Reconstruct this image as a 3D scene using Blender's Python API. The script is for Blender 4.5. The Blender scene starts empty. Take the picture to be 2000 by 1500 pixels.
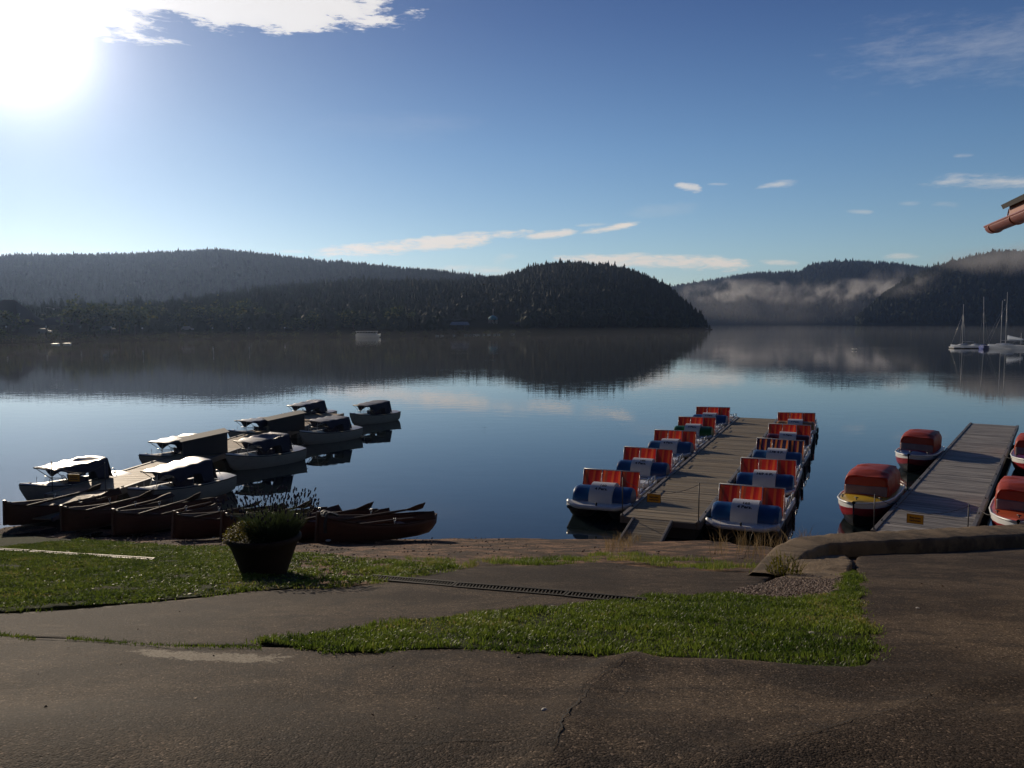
import bpy, bmesh, math, random
import numpy as np
from mathutils import Vector, Matrix, noise, geometry

random.seed(7)
rng = np.random.default_rng(11)
R = math.radians
sc = bpy.context.scene
C = sc.collection

# ---------------------------------------------------------------- camera
H = 5.2                    # lens height over the lake
FPX, YH = 1620.0, 628.0    # focal length and horizon row, in pixels of a 2000 x 1500 frame
PITCH = math.atan((750 - YH) / FPX)
cd = bpy.data.cameras.new('camera')
cam = bpy.data.objects.new('camera', cd)
C.objects.link(cam)
cd.sensor_width = 36
cd.lens = 36 * FPX / 2000
cd.clip_start, cd.clip_end = 0.1, 12000
cam.location = (0, 0, H)
cam.rotation_euler = (R(90) - PITCH, 0, 0)
sc.camera = cam


def ray(px, py):
    a, b = (px - 1000) / FPX, -(py - 750) / FPX
    return Vector((a, math.cos(PITCH) + math.sin(PITCH) * b, -math.sin(PITCH) + math.cos(PITCH) * b))


def P(px, py, z=0.0):       # the point of the level z seen in that direction
    d = ray(px, py)
    return Vector((0, 0, H)) + d * ((z - H) / d.z)


def PD(px, py, y):          # the point at distance y seen in that direction
    d = ray(px, py)
    return Vector((0, 0, H)) + d * (y / d.y)


# ---------------------------------------------------------------- light
SUN_DIR = ray(30, 55).normalized()
SUN_EL = math.asin(SUN_DIR.z)
SUN_AZ = math.atan2(SUN_DIR.x, SUN_DIR.y)
sl = bpy.data.lights.new('sun', 'SUN')
sl.energy, sl.angle, sl.color = 5.0, R(0.53), (1.0, 0.84, 0.64)
sun = bpy.data.objects.new('sun', sl)
C.objects.link(sun)
sun.rotation_euler = (-SUN_DIR).to_track_quat('-Z', 'Y').to_euler()

sc.view_settings.view_transform = 'Standard'
sc.view_settings.look = 'None'
sc.view_settings.exposure = -0.5
sc.view_settings.gamma = 1
cy = sc.cycles
cy.use_denoising = True
cy.max_bounces, cy.diffuse_bounces, cy.glossy_bounces = 8, 3, 4
cy.transmission_bounces, cy.transparent_max_bounces, cy.volume_bounces = 6, 16, 0
cy.caustics_reflective = cy.caustics_refractive = False
cy.sample_clamp_indirect = 4
cy.sample_clamp_direct = 0

# ---------------------------------------------------------------- sky
world = bpy.data.worlds.new('World')
sc.world = world
world.use_nodes = True
WT = world.node_tree
WT.nodes.clear()


class NT:                   # small helper for writing node graphs
    def __init__(s, tree):
        s.t = tree

    def n(s, kind, **kw):
        nd = s.t.nodes.new(kind)
        for k, v in kw.items():
            setattr(nd, k, v)
        return nd

    def set(s, sock, v):
        if v is None:
            return
        if isinstance(v, bpy.types.NodeSocket):
            s.t.links.new(v, sock)
        else:
            sock.default_value = v

    def m(s, op, a, b=None, c=None, clamp=False):
        nd = s.n('ShaderNodeMath', operation=op, use_clamp=clamp)
        for i, v in enumerate((a, b, c)):
            s.set(nd.inputs[i], v)
        return nd.outputs[0]

    def mix(s, f, a, b, mode='MIX'):
        nd = s.n('ShaderNodeMix', data_type='RGBA', blend_type=mode)
        s.set(nd.inputs[0], f)
        s.set(nd.inputs[6], a)
        s.set(nd.inputs[7], b)
        return nd.outputs[2]

    def ramp(s, f, pts):
        nd = s.n('ShaderNodeValToRGB')
        s.set(nd.inputs[0], f)
        el = nd.color_ramp.elements
        while len(el) < len(pts):
            el.new(0.5)
        for e, (p, c) in zip(el, pts):
            e.position = p
            e.color = c if len(c) == 4 else (*c, 1)
        return nd.outputs[0]

    def sm(s, x, a, b):     # smooth step from a to b
        nd = s.n('ShaderNodeMapRange', interpolation_type='SMOOTHSTEP')
        s.set(nd.inputs[0], x)
        nd.inputs[1].default_value, nd.inputs[2].default_value = a, b
        return nd.outputs[0]

    def noise(s, vec, scale, detail=4, rough=0.55, dist=0.0):
        nd = s.n('ShaderNodeTexNoise')
        s.set(nd.inputs['Vector'], vec)
        nd.inputs['Scale'].default_value = scale
        nd.inputs['Detail'].default_value = detail
        nd.inputs['Roughness'].default_value = rough
        nd.inputs['Distortion'].default_value = dist
        return nd.outputs[0]


w = NT(WT)
tc = w.n('ShaderNodeTexCoord')
sky = w.n('ShaderNodeTexSky', sky_type='NISHITA', sun_disc=False)
sky.sun_elevation, sky.sun_rotation = SUN_EL, SUN_AZ
sky.altitude, sky.air_density, sky.dust_density, sky.ozone_density = 800, 1.0, 0.2, 2.2
nrm = w.n('ShaderNodeVectorMath', operation='NORMALIZE')
WT.links.new(tc.outputs['Generated'], nrm.inputs[0])
sep = w.n('ShaderNodeSeparateXYZ')
WT.links.new(nrm.outputs[0], sep.inputs[0])
AZ = w.m('ARCTAN2', sep.outputs[0], sep.outputs[1])
EL = w.m('ARCSINE', sep.outputs[2])
cmb = w.n('ShaderNodeCombineXYZ')
w.set(cmb.inputs[0], w.m('MULTIPLY', AZ, 1.0))
w.set(cmb.inputs[1], w.m('MULTIPLY', EL, 4.2))
n_big = w.m('SUBTRACT', w.noise(cmb.outputs[0], 14, 8, 0.62, 0.3), 0.5)
n_fine = w.m('SUBTRACT', w.noise(cmb.outputs[0], 48, 7, 0.68, 0.5), 0.5)
NZ = w.m('ADD', w.m('MULTIPLY', n_big, 1.5), w.m('MULTIPLY', n_fine, 0.8))


def azel(px, py):
    d = ray(px, py).normalized()
    return math.atan2(d.x, d.y), math.asin(d.z)


# clouds: ends of the long axis (as seen in the photo), half thickness in pixels, noise, opacity, softness
CLOUDS = [
    ((-250, -40), (420, 25), 75, 1.0, 1.0, 0.7), ((180, -20), (830, 20), 52, 0.9, 0.95, 0.45),
    ((330, 10), (640, 38), 40, 0.9, 0.9, 0.45),
    ((590, 496), (1060, 455), 15, 0.9, 0.95, 0.5), ((660, 492), (930, 474), 14, 1.0, 0.8, 0.6),
    ((1015, 464), (1135, 450), 8, 0.8, 0.85, 0.5), ((1130, 455), (1248, 436), 8, 0.7, 0.95, 0.5),
    ((1120, 441), (1190, 438), 4, 0.7, 0.5, 0.8),
    ((1070, 503), (1490, 519), 15, 0.8, 0.9, 0.5), ((1180, 506), (1380, 512), 12, 0.9, 0.8, 0.6), ((1480, 512), (1560, 513), 7, 0.9, 0.6, 0.7),
    ((-200, 500), (130, 500), 9, 0.8, 0.55, 0.9), ((820, 522), (1060, 536), 10, 1.0, 0.55, 0.9),
    ((960, 512), (1010, 500), 12, 1.0, 0.35, 1.0),
    ((1318, 360), (1372, 372), 9, 1.1, 0.7, 0.6), ((1380, 360), (1425, 360), 3, 0.9, 0.35, 0.8),
    ((1478, 368), (1565, 354), 7, 1.0, 0.55, 0.7), ((1795, 354), (2100, 350), 13, 1.0, 0.55, 0.8),
    ((1210, 420), (1370, 402), 16, 0.5, 0.18, 1.0), ((1650, 413), (1705, 414), 4, 0.8, 0.3, 0.8),
    ((1750, 398), (1800, 397), 5, 0.9, 0.2, 0.8), ((1815, 400), (1880, 399), 6, 0.8, 0.2, 0.8),
    ((1860, 305), (1905, 302), 4, 0.9, 0.25, 0.8), ((1720, 503), (1800, 500), 7, 0.9, 0.5, 0.8),
    ((1560, 110), (2350, 60), 75, 0.8, 0.20, 1.6), ((1700, 130), (2050, 112), 25, 0.6, 0.16, 1.3),
    ((560, 250), (980, 235), 40, 0.4, 0.06, 1.3), ((540, 491), (600, 492), 4, 0.8, 0.4, 0.8),
]
cover = None
for a, b, th, nz, op, soft in CLOUDS:
    (a0, e0), (a1, e1) = azel(*a), azel(*b)
    cx, ce = (a0 + a1) / 2, (e0 + e1) / 2
    L = math.hypot(a1 - a0, e1 - e0)
    ux, ue = (a1 - a0) / L, (e1 - e0) / L
    la, lb = L / 2, th / FPX
    dx, de = w.m('SUBTRACT', AZ, cx), w.m('SUBTRACT', EL, ce)
    u = w.m('ADD', w.m('MULTIPLY', dx, ux / la), w.m('MULTIPLY', de, ue / la))
    v = w.m('ADD', w.m('MULTIPLY', dx, -ue / lb), w.m('MULTIPLY', de, ux / lb))
    big_ = th > 30
    d2 = w.m('ADD', w.m('POWER', w.m('ABSOLUTE', u), 3.0), w.m('POWER', w.m('ABSOLUTE', v), 1.6))
    f = w.m('ADD', w.m('SUBTRACT', 0.75 if big_ else 1.15, d2), w.m('MULTIPLY', NZ, nz * (2.0 if big_ else 2.7)))
    f = w.m('MULTIPLY', w.sm(f, 0.0, soft * (1.0 if big_ else 2.3)), op)
    cover = f if cover is None else w.m('MAXIMUM', cover, f)

dot = w.n('ShaderNodeVectorMath', operation='DOT_PRODUCT')
WT.links.new(nrm.outputs[0], dot.inputs[0])
dot.inputs[1].default_value = SUN_DIR
ang = w.m('ARCCOSINE', w.m('MINIMUM', dot.outputs[1], 1.0))
core = w.m('MULTIPLY', w.m('EXPONENT', w.m('DIVIDE', ang, -0.028)), 62.0)
halo = w.m('MULTIPLY', w.m('EXPONENT', w.m('DIVIDE', ang, -0.060)), 7.5)
wide = w.m('MULTIPLY', w.m('EXPONENT', w.m('DIVIDE', ang, -0.24)), 0.9)
glow = w.m('ADD', w.m('ADD', core, halo), wide)

SKY_K = 0.122
mulc = w.n('ShaderNodeVectorMath', operation='SCALE')
skyc = w.n('ShaderNodeMix', data_type='RGBA', blend_type='MULTIPLY')
skyc.inputs[0].default_value = 1
WT.links.new(sky.outputs[0], skyc.inputs[6])
tint = w.ramp(w.m('DIVIDE', EL, 0.8), [(0.0, (0.90, 0.96, 1.04)), (0.10, (0.87, 0.97, 1.05)), (0.25, (0.67, 0.82, 0.98)), (0.42, (0.42, 0.54, 0.78)), (0.6, (0.22, 0.34, 0.62)), (1.0, (0.16, 0.28, 0.55))])
WT.links.new(tint, skyc.inputs[7])
gl = w.n('ShaderNodeVectorMath', operation='SCALE')
gl.inputs[0].default_value = (1.0, 0.94, 0.95)
WT.links.new(glow, gl.inputs['Scale'])
# added dimming of the unseen sky behind the lens, to deepen shade on near faces
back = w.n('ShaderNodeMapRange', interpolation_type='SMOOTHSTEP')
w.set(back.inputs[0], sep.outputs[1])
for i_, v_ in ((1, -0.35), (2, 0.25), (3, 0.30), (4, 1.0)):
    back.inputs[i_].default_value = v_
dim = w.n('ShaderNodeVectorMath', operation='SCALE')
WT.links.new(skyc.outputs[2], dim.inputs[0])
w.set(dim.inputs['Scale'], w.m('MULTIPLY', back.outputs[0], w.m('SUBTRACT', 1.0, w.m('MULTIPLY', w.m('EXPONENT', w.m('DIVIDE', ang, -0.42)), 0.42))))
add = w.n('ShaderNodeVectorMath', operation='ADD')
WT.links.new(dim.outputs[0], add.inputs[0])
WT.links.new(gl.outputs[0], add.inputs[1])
# cloud colour: warm near the horizon, white high up
cc = w.mix(w.sm(EL, 0.06, 0.3), (9.4, 8.4, 7.2, 1), (9.6, 9.2, 8.9, 1))
cadd = w.n('ShaderNodeVectorMath', operation='ADD')
WT.links.new(cc, cadd.inputs[0])
WT.links.new(gl.outputs[0], cadd.inputs[1])
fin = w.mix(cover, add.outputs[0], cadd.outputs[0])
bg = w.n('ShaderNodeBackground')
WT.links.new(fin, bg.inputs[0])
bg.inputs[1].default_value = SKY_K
wo = w.n('ShaderNodeOutputWorld')
WT.links.new(bg.outputs[0], wo.inputs[0])
world.cycles.sampling_method = 'MANUAL'
world.cycles.sample_map_resolution = 512


# ---------------------------------------------------------------- materials
def pmat(name, col, rough=0.6, metal=0.0, var=0.0, vscale=8.0, bump=0.0, bscale=40.0, spec=0.5, coat=0.0, second=None,
         sscale=3.0, sthr=(0.45, 0.6), stretch=None, translucent=0.0, obj_rand=0.0, tcol=None):
    m = bpy.data.materials.new(name)
    m.use_nodes = True
    t = NT(m.node_tree)
    bs = m.node_tree.nodes['Principled BSDF']
    co = t.n('ShaderNodeTexCoord').outputs['Object']
    if stretch:
        mp = t.n('ShaderNodeMapping')
        mp.inputs['Scale'].default_value = stretch
        t.set(mp.inputs[0], co)
        cs = mp.outputs[0]
    else:
        cs = co
    c = (*col, 1)
    out = c
    if second:
        out = t.mix(t.sm(t.noise(cs, sscale, 6, 0.6), *sthr), c, (*second, 1))
    if var:
        nz = t.noise(cs, vscale, 5, 0.6)
        k = t.m('ADD', t.m('MULTIPLY', t.m('SUBTRACT', nz, 0.5), 2.4 * var), 1.0)
        hs = t.n('ShaderNodeHueSaturation')
        t.set(hs.inputs['Value'], k)
        t.set(hs.inputs['Color'], out)
        out = hs.outputs[0]
    if obj_rand:
        gi = t.n('ShaderNodeNewGeometry').outputs['Random Per Island']
        hs = t.n('ShaderNodeHueSaturation')
        t.set(hs.inputs['Value'], t.m('ADD', t.m('MULTIPLY', gi, 2 * obj_rand), 1 - obj_rand))
        t.set(hs.inputs['Color'], out)
        out = hs.outputs[0]
    t.set(bs.inputs['Base Color'], out)
    bs.inputs['Roughness'].default_value = rough
    bs.inputs['Metallic'].default_value = metal
    bs.inputs['Specular IOR Level'].default_value = spec
    bs.inputs['Coat Weight'].default_value = coat
    if bump:
        b = t.n('ShaderNodeBump')
        b.inputs['Strength'].default_value = min(1.0, bump)
        b.inputs['Distance'].default_value = 0.02 * max(1, bump)
        t.set(b.inputs['Height'], t.noise(cs, bscale, 6, 0.65))
        t.set(bs.inputs['Normal'], b.outputs[0])
    if translucent:
        tr = t.n('ShaderNodeBsdfTranslucent')
        if tcol:
            tr.inputs[0].default_value = (*tcol, 1)
        else:
            t.set(tr.inputs[0], out)
        mx = t.n('ShaderNodeMixShader')
        mx.inputs[0].default_value = translucent
        t.set(mx.inputs[1], bs.outputs[0])
        t.set(mx.inputs[2], tr.outputs[0])
        t.set(m.node_tree.nodes['Material Output'].inputs[0], mx.outputs[0])
    return m


def glassmat(name, col, alpha, rough=0.1):
    m = bpy.data.materials.new(name)
    m.use_nodes = True
    t = NT(m.node_tree)
    bs = m.node_tree.nodes['Principled BSDF']
    bs.inputs['Base Color'].default_value = (*col, 1)
    bs.inputs['Roughness'].default_value = rough
    bs.inputs['Alpha'].default_value = alpha
    return m


M = {}
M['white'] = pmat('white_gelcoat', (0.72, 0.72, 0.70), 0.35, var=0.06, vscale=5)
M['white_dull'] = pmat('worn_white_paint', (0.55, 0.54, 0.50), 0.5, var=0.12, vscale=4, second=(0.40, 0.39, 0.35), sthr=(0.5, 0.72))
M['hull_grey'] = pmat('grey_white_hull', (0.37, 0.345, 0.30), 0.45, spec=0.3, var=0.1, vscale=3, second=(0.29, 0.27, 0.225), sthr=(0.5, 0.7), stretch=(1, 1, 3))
M['canvas_beige'] = pmat('beige_canvas', (0.12, 0.11, 0.115), 0.45, var=0.12, vscale=4, bump=0.25, bscale=7, spec=0.9)  # mid-toned canopy cloth with strong gloss
M['canvas_navy'] = pmat('navy_canvas', (0.026, 0.030, 0.066), 0.8, var=0.2, vscale=5, bump=0.4, bscale=6, spec=0.3)
M['canvas_fringe'] = M['canvas_navy']
M['metal'] = pmat('galvanised_tube', (0.55, 0.55, 0.55), 0.35, metal=0.9)
M['white_tube'] = pmat('white_tube', (0.7, 0.7, 0.7), 0.3)
M['dark_metal'] = pmat('dark_metal', (0.06, 0.06, 0.065), 0.5, metal=0.3)
M['black'] = pmat('black_rubber', (0.015, 0.015, 0.016), 0.6)
M['planks'] = pmat('weathered_planks', (0.27, 0.215, 0.14), 0.75, spec=0.25, var=0.3, vscale=3.5, bump=0.25, bscale=5, stretch=(1.2, 10, 4), obj_rand=0.3, second=(0.18, 0.155, 0.115), sscale=0.9)
M['planks_warm'] = pmat('weathered_planks_warm', (0.36, 0.25, 0.145), 0.65, spec=0.3, var=0.3, vscale=3.5, bump=0.25, bscale=5, stretch=(1.2, 10, 4), obj_rand=0.22)
M['planks_grey'] = pmat('grey_weathered_planks', (0.35, 0.32, 0.28), 0.65, spec=0.3, var=0.34, vscale=3.2, bump=0.25, bscale=5, stretch=(1.2, 10, 4), obj_rand=0.3, second=(0.20, 0.185, 0.165), sscale=0.8)
M['beam'] = pmat('dock_beam', (0.15, 0.135, 0.12), 0.6, var=0.25, vscale=4, bump=0.3, bscale=12)
M['float'] = pmat('dock_float', (0.05, 0.045, 0.04), 0.7, var=0.2)
M['rowwood'] = pmat('varnished_wood', (0.105, 0.042, 0.024), 0.45, var=0.3, vscale=3, stretch=(3, 0.6, 6), spec=0.3)
M['rowwood_in'] = pmat('inner_wood', (0.12, 0.038, 0.02), 0.5, var=0.3, vscale=3, stretch=(3, 0.6, 6))
M['oarwood'] = pmat('oar_wood', (0.075, 0.036, 0.018), 0.6, spec=0.25, var=0.2, vscale=4)
M['blue'] = pmat('blue_plastic', (0.012, 0.075, 0.22), 0.32, var=0.08)
M['blue_faded'] = pmat('faded_blue_plastic', (0.022, 0.095, 0.235), 0.45, var=0.15)
M['blue_deep'] = pmat('deep_blue_plastic', (0.010, 0.060, 0.19), 0.3, var=0.1)
M['green'] = pmat('green_plastic', (0.01, 0.11, 0.015), 0.32, var=0.08)
M['maroon'] = pmat('maroon_plastic', (0.10, 0.012, 0.012), 0.32, var=0.08)
M['ochre'] = pmat('ochre_plastic', (0.36, 0.17, 0.04), 0.35, var=0.08)
M['ink'] = pmat('lettering_ink', (0.02, 0.02, 0.025), 0.6)
M['yellow_sign'] = pmat('yellow_sign', (0.62, 0.30, 0.015), 0.5, var=0.1)
M['yellow_deck'] = pmat('yellow_deck', (0.56, 0.36, 0.025), 0.35, var=0.08, vscale=2)
M['blue_deck'] = pmat('blue_deck', (0.018, 0.06, 0.19), 0.3, var=0.08, vscale=2)
M['orange_deck'] = pmat('orange_deck', (0.52, 0.095, 0.03), 0.35, var=0.08, vscale=2)
M['purple_deck'] = pmat('purple_deck', (0.13, 0.035, 0.15), 0.35, var=0.08, vscale=2)
M['red_hull'] = pmat('red_hull', (0.26, 0.014, 0.022), 0.3, var=0.1)
M['black_hull'] = pmat('black_hull', (0.018, 0.016, 0.015), 0.3)
M['red_cover'] = pmat('red_tarpaulin', (0.62, 0.11, 0.05), 0.40, var=0.16, vscale=4, bump=0.5, bscale=5, translucent=0.42)
M['clear_skirt'] = pmat('cloudy_window_film', (0.40, 0.27, 0.25), 0.25, var=0.3, vscale=3, translucent=0.3)
M['terracotta'] = pmat('dark_pot', (0.035, 0.022, 0.017), 0.75, spec=0.2, var=0.3, vscale=7, bump=0.3, bscale=20)
M['soil'] = pmat('soil', (0.03, 0.022, 0.015), 0.95, bump=1, bscale=40)
M['copper'] = pmat('copper_gutter', (0.21, 0.07, 0.05), 0.42, metal=0.2, var=0.2, vscale=6)
M['fascia'] = pmat('fascia_paint', (0.36, 0.17, 0.13), 0.7, var=0.15)
M['slate'] = pmat('slate_roof', (0.035, 0.033, 0.034), 0.7, var=0.2)
M['plaster'] = pmat('plaster', (0.55, 0.5, 0.43), 0.85, var=0.05)
M['navy_hull'] = pmat('blue_boat_cover', (0.02, 0.05, 0.25), 0.5)
M['cream'] = pmat('cream_boat', (0.86, 0.90, 0.95), 0.4, translucent=0.6)  # translucency added to brighten hull sides turned away from the sun
M['ferry_white'] = pmat('white_boat_paint', (0.85, 0.86, 0.86), 0.4, translucent=0.45)  # translucency added so the shaded side of the passenger boat looks brighter
M['ferry_roof'] = pmat('translucent_white_roof', (0.82, 0.82, 0.80), 0.6, translucent=0.5)  # boat roof made translucent so that its edge glows against the sun
M['locker'] = pmat('locker_felt', (0.035, 0.04, 0.05), 0.7, var=0.15)
M['locker_lid'] = pmat('locker_lid', (0.09, 0.09, 0.095), 0.8, spec=0.2, var=0.1)
M['windscreen'] = glassmat('windscreen', (0.6, 0.65, 0.68), 0.3)
M['darkglass'] = pmat('dark_glass', (0.01, 0.012, 0.014), 0.1)
M['teal'] = pmat('teal_sheet', (0.01, 0.28, 0.32), 0.4)
M['drain'] = pmat('drain_steel', (0.035, 0.032, 0.028), 0.75, metal=0.0, spec=0.2, var=0.25, vscale=12)
M['drain_sunlit'] = pmat('sunlit_drain_steel', (0.15, 0.135, 0.115), 0.6, metal=0.4, var=0.25, vscale=20, bump=0.3, bscale=30)  # paler copy of the drain steel, sun glare put into its colour
M['bird'] = pmat('white_feathers', (0.8, 0.8, 0.78), 0.8)
M['bird_dark'] = pmat('dark_feathers', (0.02, 0.02, 0.02), 0.8)
M['bark'] = pmat('bark', (0.04, 0.03, 0.022), 0.9, var=0.2)


def fabric(name, cols, n, tl=0.45):
    # vertical stripes: colour depends on the local x of the panel
    m = bpy.data.materials.new(name)
    m.use_nodes = True
    t = NT(m.node_tree)
    bs = m.node_tree.nodes['Principled BSDF']
    at = t.n('ShaderNodeAttribute', attribute_name='stripe')
    pts = []
    k = len(cols)
    rp = t.n('ShaderNodeValToRGB')
    rp.color_ramp.interpolation = 'CONSTANT'
    el = rp.color_ramp.elements
    while len(el) < k:
        el.new(0.5)
    for i, e in enumerate(el):
        e.position = i / k
        e.color = (*cols[i], 1)
    t.set(rp.inputs[0], t.m('FRACT', at.outputs['Fac']))
    col = rp.outputs[0]
    t.set(bs.inputs['Base Color'], col)
    bs.inputs['Roughness'].default_value = 0.85
    tr = t.n('ShaderNodeBsdfTranslucent')
    t.set(tr.inputs[0], col)
    mx = t.n('ShaderNodeMixShader')
    mx.inputs[0].default_value = tl
    t.set(mx.inputs[1], bs.outputs[0])
    t.set(mx.inputs[2], tr.outputs[0])
    t.set(m.node_tree.nodes['Material Output'].inputs[0], mx.outputs[0])
    return m


RED, ORA, BRN, DRD = (0.42, 0.026, 0.022), (0.50, 0.085, 0.028), (0.30, 0.06, 0.035), (0.31, 0.016, 0.02)
M['stripe_red'] = fabric('red_orange_stripes', [RED, ORA, RED, DRD, ORA, BRN, RED, RED, ORA, DRD], 10)
M['stripe_red_lined'] = fabric('lined_red_stripes', [RED, ORA, RED, DRD, ORA, BRN, RED, RED, ORA, DRD], 10, 0.22)
NVY = (0.018, 0.016, 0.05)
M['stripe_dark'] = fabric('navy_orange_stripes', [NVY, (0.42, 0.13, 0.04), NVY, (0.12, 0.02, 0.05), (0.4, 0.15, 0.06), NVY, NVY, (0.45, 0.14, 0.04), NVY, (0.10, 0.015, 0.04)], 10)


# ---------------------------------------------------------------- mesh helpers
class MB:
    def __init__(s):
        s.v, s.f, s.mi, s.sm = [], [], [], []
        s.cur, s.smooth = 0, False

    def add(s, vs, fs, smooth=None):
        o = len(s.v)
        s.v += [tuple(p) for p in vs]
        for f in fs:
            s.f.append(tuple(i + o for i in f))
            s.mi.append(s.cur)
            s.sm.append(s.smooth if smooth is None else smooth)
        return s

    def box(s, c, size, rot=None, bev=0.0):
        hx, hy, hz = size[0] / 2, size[1] / 2, size[2] / 2
        if bev > 0:
            b = min(bev, hx * .9, hy * .9, hz * .9)
            vs, fs = [], []
            bm = bmesh.new()
            bmesh.ops.create_cube(bm, size=1)
            bmesh.ops.scale(bm, vec=size, verts=bm.verts)
            bmesh.ops.bevel(bm, geom=bm.edges[:], offset=b, segments=2, profile=0.6, affect='EDGES')
            bm.verts.index_update()
            vs = [v.co.copy() for v in bm.verts]
            fs = [[v.index for v in f.verts] for f in bm.faces]
            bm.free()
        else:
            vs = [Vector((x, y, z)) for x in (-hx, hx) for y in (-hy, hy) for z in (-hz, hz)]
            fs = [(0, 1, 3, 2), (4, 6, 7, 5), (0, 4, 5, 1), (2, 3, 7, 6), (0, 2, 6, 4), (1, 5, 7, 3)]
        if rot is not None:
            vs = [rot @ p for p in vs]
        c = Vector(c)
        return s.add([p + c for p in vs], fs)

    def tube(s, pts, r, n=8, cap=True, r2=None):
        pts = [Vector(p) for p in pts]
        k = len(pts)
        vs, fs = [], []
        for i, p in enumerate(pts):
            d = (pts[min(i + 1, k - 1)] - pts[max(i - 1, 0)]).normalized()
            a = d.orthogonal().normalized() if i == 0 else (a - d * a.dot(d)).normalized()
            b = d.cross(a)
            rr = r if r2 is None else r + (r2 - r) * i / (k - 1)
            if isinstance(r, (list, tuple)):
                rr = r[i]
            for j in range(n):
                t = 2 * math.pi * j / n
                vs.append(p + a * (math.cos(t) * rr) + b * (math.sin(t) * rr))
        for i in range(k - 1):
            for j in range(n):
                fs.append((i * n + j, i * n + (j + 1) % n, (i + 1) * n + (j + 1) % n, (i + 1) * n + j))
        if cap:
            fs.append(tuple(range(n - 1, -1, -1)))
            fs.append(tuple(range((k - 1) * n, k * n)))
        return s.add(vs, fs, True)

    def grid(s, fn, nu, nv, smooth=True):
        vs = [fn(i / nu, j / nv) for i in range(nu + 1) for j in range(nv + 1)]
        fs = [(i * (nv + 1) + j, (i + 1) * (nv + 1) + j, (i + 1) * (nv + 1) + j + 1, i * (nv + 1) + j + 1)
              for i in range(nu) for j in range(nv)]
        return s.add(vs, fs, smooth)

    def rings(s, rings, closed=True, cap0=False, cap1=False, smooth=True):
        n = len(rings[0])
        vs = [p for r in rings for p in r]
        fs = []
        for i in range(len(rings) - 1):
            for j in range(n if closed else n - 1):
                fs.append((i * n + j, i * n + (j + 1) % n, (i + 1) * n + (j + 1) % n, (i + 1) * n + j))
        if cap0:
            fs.append(tuple(range(n - 1, -1, -1)))
        if cap1:
            fs.append(tuple(range((len(rings) - 1) * n, len(rings) * n)))
        return s.add(vs, fs, smooth)

    def lathe(s, prof, n=32, c=(0, 0, 0), cap=False):
        rs = [[Vector((c[0] + r * math.cos(2 * math.pi * j / n), c[1] + r * math.sin(2 * math.pi * j / n), c[2] + z)) for j in range(n)] for r, z in prof]
        return s.rings(rs, True, cap, cap)

    def prism(s, poly, h, axis='z', off=0.0):
        # poly of 2-D points, extruded; axis says along which direction
        def mk(p, t):
            if axis == 'z':
                return Vector((p[0], p[1], t))
            if axis == 'x':
                return Vector((t, p[0], p[1]))
            return Vector((p[0], t, p[1]))
        n = len(poly)
        vs = [mk(p, off) for p in poly] + [mk(p, off + h) for p in poly]
        fs = [tuple(range(n - 1, -1, -1)), tuple(range(n, 2 * n))] + [(i, (i + 1) % n, n + (i + 1) % n, n + i) for i in range(n)]
        return s.add(vs, fs)

    def build(s, name, mats, parent=None, solid=0.0, bevel=0.0, subsurf=0):
        me = bpy.data.meshes.new(name)
        me.from_pydata(s.v, [], s.f)
        if not isinstance(mats, (list, tuple)):
            mats = [mats]
        for m in mats:
            me.materials.append(m)
        me.polygons.foreach_set('material_index', s.mi)
        me.polygons.foreach_set('use_smooth', s.sm)
        bm = bmesh.new()
        bm.from_mesh(me)
        bmesh.ops.recalc_face_normals(bm, faces=bm.faces[:])
        bm.to_mesh(me)
        bm.free()
        me.update()
        o = bpy.data.objects.new(name, me)
        C.objects.link(o)
        if parent is not None:
            o.parent = parent
        if solid:
            md = o.modifiers.new('solid', 'SOLIDIFY')
            md.thickness, md.offset = solid, 0
        if bevel:
            md = o.modifiers.new('bevel', 'BEVEL')
            md.width, md.segments = bevel, 2
        if subsurf:
            md = o.modifiers.new('sub', 'SUBSURF')
            md.levels = md.render_levels = subsurf
        return o


def npmesh(name, verts, faces, mat, smooth=False, attr=None):
    # verts (n,3), faces (m,k) with constant k
    me = bpy.data.meshes.new(name)
    k = faces.shape[1]
    me.vertices.add(len(verts))
    me.vertices.foreach_set('co', np.asarray(verts, np.float32).ravel())
    me.loops.add(faces.size)
    me.loops.foreach_set('vertex_index', faces.astype(np.int32).ravel())
    me.polygons.add(len(faces))
    me.polygons.foreach_set('loop_start', np.arange(0, faces.size, k, dtype=np.int32))
    me.polygons.foreach_set('loop_total', np.full(len(faces), k, np.int32))
    me.polygons.foreach_set('use_smooth', np.full(len(faces), smooth))
    me.update(calc_edges=True)
    if attr is not None:
        for nm, a in attr.items():
            at = me.attributes.new(nm, 'FLOAT', 'POINT')
            at.data.foreach_set('value', np.asarray(a, np.float32))
    me.materials.append(mat)
    o = bpy.data.objects.new(name, me)
    C.objects.link(o)
    return o


def tag(o, label=None, cat=None, group=None, kind=None):
    if label:
        o['label'] = label
    if cat:
        o['category'] = cat
    if group:
        o['group'] = group
    if kind:
        o['kind'] = kind
    return o


def thing(name, loc, rz=0.0, label=None, cat=None, group=None):
    o = bpy.data.objects.new(name, None)
    o.empty_display_size = 0.3
    C.objects.link(o)
    o.location = loc
    o.rotation_euler = (0, 0, rz)
    return tag(o, label, cat, group)


def kids(o):
    return [c for c in C.objects if c.parent == o]


def dup(o, parent=None, keep=None):
    c = o.copy()
    C.objects.link(c)
    c.parent = parent
    for ch in [x for x in C.objects if x.parent == o]:
        if keep is None or keep(ch):
            dup(ch, c)
    return c


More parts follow.
